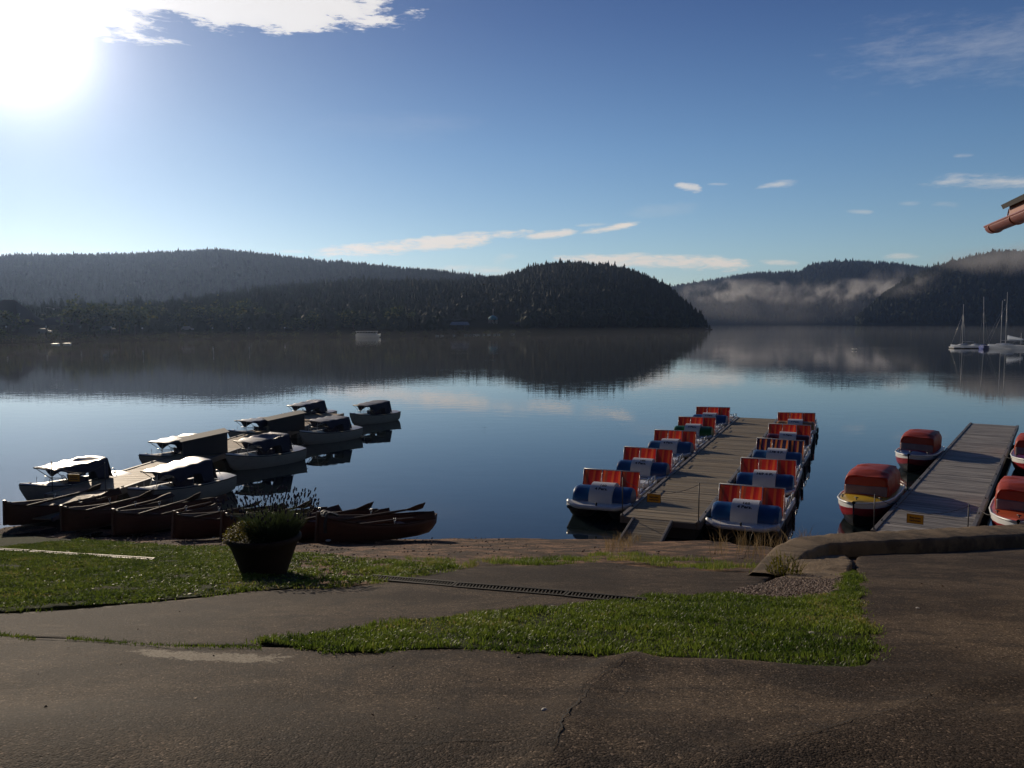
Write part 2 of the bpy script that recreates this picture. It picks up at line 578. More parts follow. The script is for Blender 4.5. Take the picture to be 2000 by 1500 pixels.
def text_mesh(body, size, align='CENTER', space=1.0):
    cu = bpy.data.curves.new('lettering', 'FONT')
    cu.body, cu.size, cu.align_x, cu.align_y = body, size, align, 'CENTER'
    cu.offset = 0.0035 * size / 0.1
    cu.space_line = space
    cu.resolution_u = 3
    ob = bpy.data.objects.new('lettering', cu)
    C.objects.link(ob)
    dg = bpy.context.evaluated_depsgraph_get()
    me = bpy.data.meshes.new_from_object(ob.evaluated_get(dg))
    bpy.data.objects.remove(ob)
    bm = bmesh.new()
    bm.from_mesh(me)
    bmesh.ops.triangulate(bm, faces=bm.faces[:])
    bmesh.ops.subdivide_edges(bm, edges=[e for e in bm.edges if e.calc_length() > size * 0.35], cuts=1)
    bm.to_mesh(me)
    bm.free()
    return me


# ---------------------------------------------------------------- the shore's shape
def sstep(a, b, x):
    t = min(1.0, max(0.0, (x - a) / (b - a)))
    return t * t * (3 - 2 * t)


def ys(x):                     # where the waterline runs
    if x < 0.5:
        return 19.8 + 0.15 * max(0.0, -3.0 - x)
    a = 19.8 - 0.2 * (x - 0.5)
    if x > 4.6:                # behind the kerb wall
        k = 14.2 + 0.54 * (x - 6.05) + 1.75
        q = sstep(4.6, 6.0, x)
        return a + (k - a) * q
    return a


def G(x, y):                   # height of the bank
    s = ys(x)
    if y > s:
        return max(-2.5, -(y - s) * 0.17)
    z = 3.6 - 0.21429 * (y - 3.0)
    if y < 3.8:
        q = min(1.0, max(0.0, (y - 2.2) / 1.6))
        z = 3.72 + (z - 3.72) * q * q * (3 - 2 * q)
    z = max(z, min(0.05, (s - y) * 0.17))
    if x > 0.5:
        z = min(z, 0.02 + (s - y) * (0.6 + 0.3 * sstep(4.6, 6.0, x)))
    return z


def gp(px, py, dz=0.0):        # the point of the bank seen in that direction
    d = ray(px, py)
    o = Vector((0, 0, H))
    hi = 0.6
    while hi < 60:
        p = o + d * (hi / d.y)
        if p.z <= G(p.x, p.y) + dz:
            break
        hi += 0.06
    lo = hi - 0.06
    for _ in range(24):
        mid = (lo + hi) / 2
        p = o + d * (mid / d.y)
        if p.z > G(p.x, p.y) + dz:
            lo = mid
        else:
            hi = mid
    return o + d * (lo / d.y)


def smooth_poly(px, closed=False, n=6, rough=0.0, seed=0):
    # Catmull-Rom through the pixel points, returned as points on the bank (x, y)
    pts = [Vector((a, b)) for a, b in px]
    k = len(pts)
    out = []
    segs = k if closed else k - 1
    for i in range(segs):
        p0, p1, p2, p3 = (pts[(i - 1) % k] if closed or i > 0 else pts[i]), pts[i], pts[(i + 1) % k], (pts[(i + 2) % k] if closed or i + 2 < k else pts[i + 1])
        for j in range(n):
            t = j / n
            q = 0.5 * ((2 * p1) + (p2 - p0) * t + (2 * p0 - 5 * p1 + 4 * p2 - p3) * t * t + (3 * p1 - p0 - 3 * p2 + p3) * t ** 3)
            out.append(q)
    if not closed:
        out.append(pts[-1])
    res = []
    for q in out:
        p = gp(q.x, q.y)
        if rough:
            p.x += rough * noise.noise((p.x * 1.7 + seed, p.y * 1.7, 0)) + rough * .6 * noise.noise((p.x * 7 + seed, p.y * 7, 3))
            p.y += rough * noise.noise((p.x * 1.7, p.y * 1.7 + seed, 5)) + rough * .6 * noise.noise((p.x * 7, p.y * 7 + seed, 9))
        res.append((p.x, p.y))
    return res


def inside(poly, X, Y):
    poly = np.asarray(poly)
    x0, y0 = poly[:, 0], poly[:, 1]
    x1, y1 = np.roll(x0, -1), np.roll(y0, -1)
    r = np.zeros(len(X), bool)
    for a, b, c, d in zip(x0, y0, x1, y1):
        if b == d:
            continue
        cond = (b > Y) != (d > Y)
        r ^= cond & (X < (c - a) * (Y - b) / (d - b) + a)
    return r


def densify(poly, step):
    out = []
    n = len(poly)
    for i in range(n):
        a, b = Vector(poly[i]), Vector(poly[(i + 1) % n])
        k = max(1, int((b - a).length / step))
        for j in range(k):
            q = a.lerp(b, j / k)
            out.append((q.x, q.y))
    return out


def sheet(name, poly, dz, mat, step=0.1, hfn=None, skirt=0.0):
    # a thin layer on the bank filling the outline poly (world x, y)
    poly = densify(poly, step)
    a = np.asarray(poly)
    xs = np.arange(a[:, 0].min(), a[:, 0].max(), step)
    yy = np.arange(a[:, 1].min(), a[:, 1].max(), step)
    X, Y = np.meshgrid(xs, yy)
    X, Y = X.ravel() + rng.uniform(-.2, .2, X.size) * step, Y.ravel() + rng.uniform(-.2, .2, X.size) * step
    k = inside(poly, X, Y)
    X, Y = X[k], Y[k]
    n = len(poly)
    vin = [Vector(p) for p in poly] + [Vector((x, y)) for x, y in zip(X, Y)]
    res = geometry.delaunay_2d_cdt(vin, [], [list(range(n))], 1, 1e-5)
    vo, fo, origs = res[0], res[2], res[3]
    rim = set(range(n))
    vs, fs = [], [tuple(f) for f in fo]
    for v in vo:
        z = G(v.x, v.y) + dz + (hfn(v.x, v.y) if hfn else 0)
        vs.append((v.x, v.y, z))
    if skirt:
        # close the edge down to the layer below
        idx = {}
        for i, o in enumerate(origs):
            for q in o:
                if q < n:
                    idx[q] = i
        base = len(vs)
        for q in range(n):
            i = idx[q]
            vs.append((vs[i][0], vs[i][1], vs[i][2] - skirt))
        for q in range(n):
            r = (q + 1) % n
            fs.append((idx[q], base + q, base + r, idx[r]))
    me = bpy.data.meshes.new(name)
    me.from_pydata(vs, [], fs)
    me.polygons.foreach_set('use_smooth', [len(f) == 3 for f in fs])
    bm = bmesh.new()
    bm.from_mesh(me)
    bmesh.ops.recalc_face_normals(bm, faces=bm.faces[:])
    if sum(f.normal.z for f in bm.faces) < 0:
        bmesh.ops.reverse_faces(bm, faces=bm.faces[:])
    bm.to_mesh(me)
    bm.free()
    me.materials.append(mat)
    o = bpy.data.objects.new(name, me)
    C.objects.link(o)
    return o

# ---------------------------------------------------------------- the lake
def water_mat():
    m = bpy.data.materials.new('lake_water')
    m.use_nodes = True
    t = NT(m.node_tree)
    bs = m.node_tree.nodes['Principled BSDF']
    bs.inputs['Base Color'].default_value = (0.010, 0.016, 0.018, 1)
    bs.inputs['Roughness'].default_value = 0.015
    bs.inputs['IOR'].default_value = 1.333
    co = t.n('ShaderNodeTexCoord').outputs['Object']
    mp = t.n('ShaderNodeMapping')
    mp.inputs['Scale'].default_value = (0.55, 1.0, 1.0)
    t.set(mp.inputs[0], co)
    c = mp.outputs[0]
    mp2 = t.n('ShaderNodeMapping')
    mp2.inputs['Scale'].default_value = (0.25, 1.0, 1.0)
    t.set(mp2.inputs[0], co)
    sepn = t.n('ShaderNodeSeparateXYZ')
    t.set(sepn.inputs[0], co)
    y = sepn.outputs[1]
    patch = t.sm(t.noise(mp2.outputs[0], 0.035, 3, 0.6), 0.42, 0.68)
    near = t.sm(y, 30.0, 75.0)
    amp = t.m('ADD', 0.07, t.m('MULTIPLY', near, t.m('ADD', 0.05, t.m('MULTIPLY', patch, 0.22))))
    amp = t.m('ADD', amp, t.m('MULTIPLY', t.sm(y, 620.0, 900.0), 0.5))
    h = t.m('ADD', t.m('MULTIPLY', t.noise(c, 1.1, 3, 0.5), 1.0), t.m('MULTIPLY', t.noise(c, 4.5, 2, 0.5), 0.2))
    b = t.n('ShaderNodeBump')
    b.inputs['Strength'].default_value = 1.0
    b.inputs['Distance'].default_value = 0.030
    t.set(b.inputs['Height'], t.m('MULTIPLY', h, amp))
    t.set(bs.inputs['Normal'], b.outputs[0])
    return m


mb = MB()
mb.add([(-6000, 12, 0), (6000, 12, 0), (6000, 9000, 0), (-6000, 9000, 0)], [(0, 1, 2, 3)])
tag(mb.build('lake_water', water_mat()), kind='structure')


# ---------------------------------------------------------------- ground by the near shore
def asphalt_mat():
    m = bpy.data.materials.new('worn_asphalt')
    m.use_nodes = True
    t = NT(m.node_tree)
    bs = m.node_tree.nodes['Principled BSDF']
    co = t.n('ShaderNodeTexCoord').outputs['Object']
    vor = t.n('ShaderNodeTexVoronoi')
    vor.inputs['Scale'].default_value = 115
    t.set(vor.inputs[0], co)
    stone = vor.outputs['Color']
    big = t.noise(co, 0.55, 5, 0.6)
    med = t.noise(co, 5, 6, 0.65)
    fine = t.noise(co, 60, 3, 0.7)
    base = t.mix(t.sm(big, 0.40, 0.60), (0.046, 0.034, 0.025, 1), (0.096, 0.071, 0.049, 1))
    stain = t.noise(co, 1.3, 7, 0.7, 1.2)
    base = t.mix(t.m('MULTIPLY', t.sm(stain, 0.52, 0.60), 0.65), base, (0.034, 0.027, 0.022, 1))
    base = t.mix(t.m('MULTIPLY', t.sm(stain, 0.44, 0.36), 0.5), base, (0.115, 0.088, 0.062, 1))
    base = t.mix(t.sm(med, 0.42, 0.75), base, (0.044, 0.035, 0.028, 1))
    sepc = t.n('ShaderNodeSeparateColor')
    t.set(sepc.inputs[0], stone)
    k = t.m('ADD', t.m('MULTIPLY', sepc.outputs[0], 1.15), 0.42)
    light = t.m('MULTIPLY', t.sm(sepc.outputs[1], 0.94, 0.97), 2.6)
    hs = t.n('ShaderNodeHueSaturation')
    t.set(hs.inputs['Value'], t.m('ADD', k, light))
    t.set(hs.inputs['Color'], base)
    col = hs.outputs[0]
    # worn pale patch of old paint beside the crack
    geo = t.n('ShaderNodeSeparateXYZ')
    t.set(geo.inputs[0], co)
    pc = gp(420, 1284)
    pr = gp(600, 1290)
    du = t.m('DIVIDE', t.m('SUBTRACT', geo.outputs[0], pc.x), (pr.x - pc.x) * 0.95)
    slope = (pr.y - pc.y) / (pr.x - pc.x)
    dv = t.m('DIVIDE', t.m('SUBTRACT', t.m('SUBTRACT', geo.outputs[1], pc.y), t.m('MULTIPLY', t.m('SUBTRACT', geo.outputs[0], pc.x), slope - 0.02)), 0.15)
    rr = t.m('ADD', t.m('POWER', t.m('ABSOLUTE', du), 2.0), t.m('POWER', t.m('ABSOLUTE', dv), 2.0))
    msk = t.sm(t.m('ADD', t.m('SUBTRACT', 1.0, rr), t.m('ADD', t.m('MULTIPLY', t.m('SUBTRACT', med, 0.5), 4.0), t.m('MULTIPLY', t.m('SUBTRACT', fine, 0.5), 2.0))), 0.05, 0.6)
    msk = t.m('MULTIPLY', msk, t.m('ADD', 0.35, t.m('MULTIPLY', t.sm(fine, 0.35, 0.6), 0.55)))
    col = t.mix(msk, col, (0.40, 0.35, 0.27, 1))
    t.set(bs.inputs['Base Color'], col)
    bs.inputs['Roughness'].default_value = 0.78
    bs.inputs['Specular IOR Level'].default_value = 0.06
    dist = vor.outputs['Distance']
    hgt = t.m('ADD', t.m('MULTIPLY', t.m('MULTIPLY', dist, -1.0), 0.5), t.m('ADD', t.m('MULTIPLY', t.noise(co, 26, 4, 0.7), 0.9), t.m('MULTIPLY', sepc.outputs[2], 0.35)))
    b = t.n('ShaderNodeBump')
    b.inputs['Strength'].default_value = 0.85
    b.inputs['Distance'].default_value = 0.007
    t.set(b.inputs['Height'], hgt)
    t.set(bs.inputs['Normal'], b.outputs[0])
    return m


def earth_mat():
    m = bpy.data.materials.new('shore_earth')
    m.use_nodes = True
    t = NT(m.node_tree)
    bs = m.node_tree.nodes['Principled BSDF']
    co = t.n('ShaderNodeTexCoord').outputs['Object']
    a = t.noise(co, 1.6, 6, 0.65)
    f = t.noise(co, 18, 6, 0.7)
    col = t.mix(t.sm(a, 0.42, 0.62), (0.085, 0.058, 0.042, 1), (0.34, 0.20, 0.12, 1))
    col = t.mix(t.sm(f, 0.5, 0.62), col, (0.06, 0.045, 0.035, 1))
    t.set(bs.inputs['Base Color'], col)
    bs.inputs['Roughness'].default_value = 0.9
    bs.inputs['Specular IOR Level'].default_value = 0.15
    b = t.n('ShaderNodeBump')
    b.inputs['Strength'].default_value = 1
    b.inputs['Distance'].default_value = 0.05
    t.set(b.inputs['Height'], t.m('ADD', f, t.m('MULTIPLY', t.noise(co, 70, 3, 0.6), 0.3)))
    t.set(bs.inputs['Normal'], b.outputs[0])
    return m


M['asphalt'] = asphalt_mat()
M['earth'] = earth_mat()
M['turf'] = pmat('turf_soil', (0.035, 0.045, 0.014), 0.95, var=0.35, vscale=9, bump=1.5, bscale=22, second=(0.06, 0.05, 0.025), sthr=(0.52, 0.66), spec=0.08)
M['concrete'] = pmat('old_concrete', (0.22, 0.163, 0.105), 0.9, var=0.35, vscale=3.5, bump=1.4, bscale=24, second=(0.13, 0.10, 0.07), sscale=2.2, spec=0.15)
M['crack'] = pmat('crack_dirt', (0.018, 0.014, 0.011), 0.95)

# base of the bank, reaching under the water and far to both sides
xs = np.concatenate([np.arange(-160, -30, 6.0), np.arange(-30, 30, 0.3), np.arange(30, 166, 6.0)])
yv = np.concatenate([np.arange(-60, -6, 3.0), np.arange(-6, 26, 0.3), np.arange(26, 40, 3.0)])
vs = []
for x in xs:
    for y in yv:
        z = G(x, y) - 0.05
        if y > 2:
            z += 0.035 * noise.noise((x * 0.9, y * 0.9, 0)) + 0.02 * noise.noise((x * 3, y * 3, 4))
        vs.append((x, y, z))
ny = len(yv)
fs = [(i * ny + j, (i + 1) * ny + j, (i + 1) * ny + j + 1, i * ny + j + 1) for i in range(len(xs) - 1) for j in range(ny - 1)]
tag(npmesh('ground', np.array(vs), np.array(fs), M['earth'], True), kind='structure')

# outlines in the photo, projected on the bank
E_LAWN_LOW = [(-420, 1228), (-200, 1214), (0, 1200), (120, 1191), (250, 1180), (370, 1170), (440, 1162), (500, 1153), (560, 1150), (640, 1149), (730, 1140)]
E_LAWN_TOP = [(730, 1140), (800, 1128), (900, 1112), (860, 1104), (760, 1096), (690, 1090), (600, 1082), (520, 1078), (440, 1070), (330, 1067), (200, 1058), (100, 1052), (0, 1044), (-200, 1034), (-420, 1026)]
lawn_left = smooth_poly(E_LAWN_LOW + E_LAWN_TOP[1:], True, 6, 0.085, 1)
E_STRIP = [(505, 1256), (600, 1247), (700, 1232), (800, 1217), (900, 1208), (1000, 1196), (1100, 1187), (1190, 1178), (1270, 1172), (1340, 1169), (1420, 1165), (1475, 1168),
           (1540, 1172), (1600, 1168), (1632, 1160), (1648, 1146), (1652, 1130), (1660, 1122), (1674, 1124), (1680, 1150), (1682, 1190), (1692, 1230), (1702, 1270), (1704, 1292), (1688, 1308), (1650, 1314),
           (1560, 1308), (1450, 1298), (1330, 1290), (1200, 1284), (1080, 1279), (960, 1274), (850, 1272), (760, 1276), (690, 1278), (640, 1273), (580, 1268)]
lawn_strip = smooth_poly(E_STRIP, True, 5, 0.06, 2)
E_RAMP = [(-420, 1228), (-200, 1214), (0, 1200), (120, 1191), (250, 1180), (370, 1170), (440, 1162), (500, 1153), (560, 1150), (640, 1149), (730, 1140),
          (810, 1124), (870, 1112), (960, 1106), (1080, 1104), (1180, 1099), (1260, 1107), (1360, 1114), (1440, 1118), (1510, 1118), (1500, 1130), (1480, 1150), (1468, 1170),
          (1420, 1173), (1340, 1178), (1270, 1180), (1190, 1186), (1100, 1195), (1000, 1204), (900, 1216), (800, 1226), (700, 1240), (600, 1254), (505, 1262), (400, 1262), (300, 1262), (200, 1254), (100, 1248), (0, 1243), (-200, 1236), (-420, 1232)]
ramp = smooth_poly(E_RAMP, True, 4, 0.02, 3)
CREASES = [([(1290, 1265), (1230, 1290), (1180, 1318), (1150, 1345), (1130, 1380), (1110, 1410), (1095, 1450), (1075, 1500), (1050, 1560)], 0.034, 0.10),
           ([(2080, 1335), (1960, 1335), (1850, 1360), (1760, 1400), (1640, 1435), (1540, 1465), (1440, 1500)], 0.026, 0.13),
           ([(1200, 1300), (1400, 1302), (1600, 1322), (1720, 1322), (1850, 1318), (2100, 1312)], 0.022, 0.15)]
creases = [(np.array(smooth_poly(c, False, 6)), a, wd) for c, a, wd in CREASES]


def yard_h(x, y):
    h = 0.016 * noise.noise((x * 0.9, y * 0.9, 1)) + 0.006 * noise.noise((x * 3.1, y * 3.1, 2))
    for pl, a, wd in creases:
        d = np.min(np.hypot(pl[:, 0] - x, pl[:, 1] - y))
        if d < 4 * wd:
            h += a * math.exp(-(d / wd) ** 2)
    return h


yard_px = [(-420, 1234), (-200, 1239), (0, 1246), (100, 1251), (200, 1257), (300, 1265), (400, 1266), (505, 1266), (580, 1268), (640, 1273), (690, 1278), (760, 1276), (850, 1272), (960, 1274),
           (1080, 1279), (1200, 1284), (1330, 1290), (1450, 1298), (1560, 1308), (1650, 1314), (1688, 1308), (1704, 1292), (1702, 1270), (1692, 1230), (1682, 1190), (1680, 1150), (1674, 1120), (1672, 1098), (1690, 1086), (1800, 1081), (1900, 1076), (2000, 1071), (2130, 1065)]
yard = smooth_poly(yard_px, False, 3, 0.012, 4)
yard = yard + [(14.0, 14.0), (14.0, -3.0), (-9.0, -3.0), (-9.0, 5.0)]
yard_o = sheet('asphalt_yard', yard, 0.012, M['asphalt'], 0.09, yard_h, skirt=0.03)
tag(yard_o, kind='structure')
ramp_o = sheet('asphalt_ramp', ramp, 0.0, M['asphalt'], 0.14, lambda x, y: 0.014 * noise.noise((x * 0.8, y * 0.8, 7)), skirt=0.03)
tag(ramp_o, kind='structure')
lawn_bed = smooth_poly(E_LAWN_LOW[:-2] + [(600, 1128), (585, 1105), (560, 1084), (520, 1079)] + E_LAWN_TOP[8:], True, 6, 0.085, 1)
turf1 = sheet('lawn_soil', lawn_bed, 0.010, M['turf'], 0.16, lambda x, y: 0.02 * noise.noise((x * 1.4, y * 1.4, 0)) + 0.006, skirt=0.05)
tag(turf1, kind='structure')
turf2 = sheet('lawn_soil', lawn_strip, 0.012, M['turf'], 0.12, lambda x, y: 0.016 * noise.noise((x * 1.4, y * 1.4, 0)) + 0.004, skirt=0.05)
tag(turf2, kind='structure')


# cracks: narrow jagged gaps filled with dirt
def crack(px, wmax, seed, off=0.003, base=None):
    pts = smooth_poly(px, False, 8)
    pts = densify(pts, 0.03)
    pts = pts[:max(3, int(len(pts) * len(px) / (len(px) + 0.001)))]
    # densify closes the loop: keep only the forward run
    end = Vector(smooth_poly(px, False, 8)[-1])
    cut = min(range(len(pts)), key=lambda i: (Vector(pts[i]) - end).length)
    pts = pts[:cut + 1]
    m = MB()
    L, Rr = [], []
    for i, p in enumerate(pts):
        a = Vector(pts[max(0, i - 1)])
        b = Vector(pts[min(len(pts) - 1, i + 1)])
        d = (b - a).normalized() if (b - a).length > 1e-6 else Vector((1, 0))
        n = Vector((-d.y, d.x))
        j = 0.022 * noise.noise((p[0] * 6, p[1] * 6, seed)) + 0.012 * noise.noise((p[0] * 21, p[1] * 21, seed))
        wd = wmax * (0.25 + 0.75 * abs(noise.noise((p[0] * 3.3, p[1] * 3.3, seed + 5)))) * min(1, 4 * i / len(pts) + .15, 4 * (len(pts) - 1 - i) / len(pts) + .1)
        c = Vector(p) + n * j
        for s, lst in ((1, L), (-1, Rr)):
            q = c + n * (s * wd)
            lst.append((q.x, q.y, G(q.x, q.y) + yard_h(q.x, q.y) + 0.012 + off))
    n = len(L)
    m.add(L + Rr, [(i, i + 1, n + i + 1, n + i) for i in range(n - 1)])
    o = m.build('asphalt_crack', M['crack'])
    return tag(o, kind='structure')


CR = [([(0, 1248), (120, 1256), (220, 1261), (300, 1269), (420, 1271), (505, 1270)], 0.020),
      ([(1290, 1268), (1235, 1296), (1185, 1322), (1160, 1345)], 0.008), ([(1160, 1345), (1135, 1380), (1112, 1415), (1095, 1450), (1078, 1500)], 0.012),
      ([(1150, 1380), (1195, 1372), (1220, 1358), (1222, 1345), (1200, 1340)], 0.008),
      ([(1080, 1452), (960, 1458), (840, 1462), (780, 1478), (720, 1500)], 0.006), ([(850, 1462), (720, 1452), (600, 1440)], 0.004),
      ([(1100, 1470), (1010, 1474), (930, 1480), (860, 1500)], 0.005),
      ([(1480, 1475), (1560, 1450), (1620, 1432), (1700, 1410), (1780, 1388), (1860, 1352)], 0.006),
      ([(1870, 1125), (1905, 1135), (1915, 1148), (1955, 1151)], 0.010), ([(1955, 1151), (1975, 1155), (1990, 1170)], 0.005),
      ([(1620, 1262), (1760, 1258), (1900, 1252), (2010, 1238)], 0.004), ([(180, 1430), (300, 1440), (380, 1424), (460, 1412)], 0.004),
      ([(1180, 1293), (1300, 1297), (1420, 1303), (1560, 1318), (1700, 1318), (1780, 1315)], 0.004),
      ([(140, 1226), (220, 1224), (330, 1218)], 0.004), ([(1000, 1385), (940, 1400), (905, 1412)], 0.003)]
for i, (c, wd) in enumerate(CR):
    crack(c, wd * 0.65, i * 3.1)


# ---------------------------------------------------------------- grass
def grass_mat(name, c0, c1, dry):
    m = bpy.data.materials.new(name)
    m.use_nodes = True
    t = NT(m.node_tree)
    bs = m.node_tree.nodes['Principled BSDF']
    tone = t.n('ShaderNodeAttribute', attribute_name='tone').outputs['Fac']
    col = t.ramp(tone, [(0.0, c0), (0.60, c1), (0.76, c1), (1.0, dry)])
    t.set(bs.inputs['Base Color'], col)
    bs.inputs['Roughness'].default_value = 0.42
    bs.inputs['Specular IOR Level'].default_value = 0.16
    tr = t.n('ShaderNodeBsdfTranslucent')
    t.set(tr.inputs[0], col)
    mx = t.n('ShaderNodeMixShader')
    mx.inputs[0].default_value = 0.55
    t.set(mx.inputs[1], bs.outputs[0])
    t.set(mx.inputs[2], tr.outputs[0])
    t.set(m.node_tree.nodes['Material Output'].inputs[0], mx.outputs[0])
    return m


M['grass'] = grass_mat('grass', (0.040, 0.076, 0.010), (0.16, 0.215, 0.030), (0.30, 0.24, 0.085))
M['drygrass'] = grass_mat('dry_grass', (0.14, 0.09, 0.04), (0.22, 0.155, 0.075), (0.34, 0.26, 0.15))


def blades(name, pts, hgt, wid, lean, mat, tone, off=0.0, zfn=None):
    # pts (n,2): every blade a bent strip of three quads ending in a point
    n = len(pts)
    h = hgt * rng.uniform(0.55, 1.25, n) if np.isscalar(hgt) else hgt * rng.uniform(0.6, 1.2, n)
    wd = wid * rng.uniform(0.7, 1.3, n)
    a = rng.uniform(0, 2 * np.pi, n)
    ln = lean * rng.uniform(0.1, 1.0, n) * h
    fa = a + rng.uniform(-1, 1, n)
    base = np.array([(zfn or G)(x, y) for x, y in pts]) + off
    V = np.zeros((n, 7, 3))
    for k, (s, wk) in enumerate(((0, 1.0), (0.4, 0.9), (0.75, 0.6))):
        cx = pts[:, 0] + np.cos(a) * ln * s ** 1.8
        cyy = pts[:, 1] + np.sin(a) * ln * s ** 1.8
        cz = base + h * s * (1 - 0.12 * lean * s)
        dx, dy = -np.sin(fa) * wd * wk * .5, np.cos(fa) * wd * wk * .5
        V[:, 2 * k] = np.stack([cx - dx, cyy - dy, cz], 1)
        V[:, 2 * k + 1] = np.stack([cx + dx, cyy + dy, cz], 1)
    V[:, 6] = np.stack([pts[:, 0] + np.cos(a) * ln, pts[:, 1] + np.sin(a) * ln, base + h * (1 - 0.2 * lean)], 1)
    tri = np.array([(0, 1, 3), (0, 3, 2), (2, 3, 5), (2, 5, 4), (4, 5, 6)])
    F = (tri[None] + (np.arange(n) * 7)[:, None, None]).reshape(-1, 3)
    o = npmesh(name, V.reshape(-1, 3), F, mat, True, {'tone': np.repeat(tone, 7)})
    return o


def scatter(poly, dens, keep=None):
    a = np.asarray(poly)
    x0, x1, y0, y1 = a[:, 0].min(), a[:, 0].max(), a[:, 1].min(), a[:, 1].max()
    n = int((x1 - x0) * (y1 - y0) * dens)
    X, Y = rng.uniform(x0, x1, n), rng.uniform(y0, y1, n)
    k = inside(poly, X, Y)
    X, Y = X[k], Y[k]
    if keep is not None:
        pr = np.array([keep(x, y) for x, y in zip(X, Y)])
        k = rng.uniform(0, 1, len(X)) < pr
        X, Y = X[k], Y[k]
    return np.stack([X, Y], 1)


def clump(x, y, s=1.0):
    return noise.noise((x * 2.1 * s, y * 2.1 * s, 2.0)) + 0.5 * noise.noise((x * 6 * s, y * 6 * s, 7.0))


def tones(p, shift=0.0):
    return np.clip(np.array([0.42 + 0.42 * noise.noise((x * 0.9, y * 0.9, 5)) + 0.36 * noise.noise((x * 4, y * 4, 8)) for x, y in p]) + rng.normal(0, 0.17, len(p)) + shift, 0, 1)


pot_c = gp(517, 1122)


def keep_left(x, y):
    # patchier towards the beach and right of the pot
    k = 1.0
    if x > pot_c.x - 0.2:
        k = 0.04 + 0.96 * max(0, min(1, 0.10 + 2.4 * clump(x, y)))
        if y > pot_c.y + 1.3:
            k *= 0.4
    else:
        k = max(0.5, min(1, 0.95 + 0.9 * clump(x, y)))
    return k


view_l = [p for p in lawn_left]
pl = scatter(lawn_left, 3600, keep_left)
pl = pl[(pl[:, 0] > -9.5)]
hl = np.array([0.046 * (1 + 1.1 * clump(x, y, 1.3)) for x, y in pl]).clip(0.022, 0.13)
g1 = blades('grass', pl, hl, 0.011, 1.1, M['grass'], tones(pl, 0.10), 0.005)
tag(g1, kind='stuff')
ps = scatter(lawn_strip, 5200, lambda x, y: max(0.25, min(1, 0.85 + 1.1 * clump(x, y))))
hs_ = np.array([0.038 * (1 + 1.0 * clump(x, y, 1.3)) for x, y in ps]).clip(0.018, 0.10)
g2 = blades('grass', ps, hs_, 0.0075, 1.0, M['grass'], tones(ps, 0.0), 0.016)
tag(g2, kind='stuff')


def fringe(poly, n, sd, closed=True):
    pts = densify(poly, 0.03)
    out = []
    for _ in range(n):
        i = random.randrange(len(pts))
        x, y = pts[i]
        if clump(x, y, 1.5) < -0.15:
            continue
        out.append((x + random.gauss(0, sd), y + random.gauss(0, sd)))
    return np.array(out)



def rosettes(poly, dens, rmin, rmax, keep):
    # broad leaved weeds: flat clusters of leaves among the blades
    pts = scatter(poly, dens, keep)
    V, F, T = [], [], []
    for x, y in pts:
        if x < -9.5:
            continue
        z = G(x, y) + 0.018
        tn = min(1, max(0, random.gauss(0.5, 0.14)))
        for k in range(random.randint(4, 8)):
            a = random.random() * 6.283
            L_ = random.uniform(rmin, rmax)
            w_ = L_ * random.uniform(.22, .4)
            up = random.uniform(0.1, 0.9) * L_
            c, s = math.cos(a), math.sin(a)
            o_ = len(V)
            V += [(x, y, z), (x + c * L_ * .55 - s * w_, y + s * L_ * .55 + c * w_, z + up * .8), (x + c * L_, y + s * L_, z + up * .75), (x + c * L_ * .55 + s * w_, y + s * L_ * .55 - c * w_, z + up * .8)]
            F += [(o_, o_ + 1, o_ + 2), (o_, o_ + 2, o_ + 3)]
            T += [min(1, max(0, tn + random.gauss(0, .06)))] * 4
    return npmesh('grass_weeds', np.array(V), np.array(F), M['grass'], True, {'tone': np.array(T)})


tag(rosettes(lawn_left, 90, 0.018, 0.048, lambda x, y: 1.0 if clump(x + 9, y, .7) > -0.1 else .25), kind='stuff')
tag(rosettes(lawn_strip, 70, 0.014, 0.034, lambda x, y: 1.0 if clump(x + 9, y, .7) > 0.1 else .2), kind='stuff')
fr = np.concatenate([fringe(lawn_left, 9000, 0.045), fringe(lawn_strip, 9000, 0.035)])
fr = fr[(fr[:, 0] > -9.5)]
hf = np.array([0.034 * (1 + 1.0 * clump(x, y, 1.3)) for x, y in fr]).clip(0.012, 0.08)
tag(blades('grass', fr, hf, 0.008, 1.1, M['grass'], tones(fr, 0.12), 0.004), kind='stuff')
# edge tufts along the beach and weeds in the long crack
E_BEACH = [(700, 1100), (760, 1092), (900, 1096), (1000, 1094), (1100, 1092), (1200, 1080), (1300, 1090), (1400, 1096), (1500, 1098), (1520, 1110), (1500, 1120), (1400, 1115), (1300, 1108), (1200, 1098), (1100, 1104), (980, 1107), (880, 1114), (800, 1126), (720, 1135)]
edge = smooth_poly(E_BEACH, True, 4, 0.05, 6)
pe = scatter(edge, 2600, lambda x, y: max(0, min(1, 0.15 + 2.6 * clump(x, y, 0.8))))
he = np.array([0.07 * (1 + 0.8 * clump(x, y)) for x, y in pe]).clip(0.02, 0.14)
tag(blades('grass', pe, he, 0.006, 0.9, M['grass'], tones(pe, 0.2), 0.0), kind='stuff')
ck = []
for a, b, k in (((0, 1244), (70, 1252), 260), ((130, 1252), (250, 1262), 420), ((250, 1264), (510, 1268), 420)):
    for _ in range(k):
        t_ = random.random()
        q = gp(a[0] + (b[0] - a[0]) * t_, a[1] + (b[1] - a[1]) * t_ + random.gauss(0, 2.0))
        ck.append((q.x, q.y))
ck = np.array(ck)
tag(blades('grass', ck, 0.035, 0.006, 0.9, M['grass'], tones(ck, 0.0), 0.0), kind='stuff')
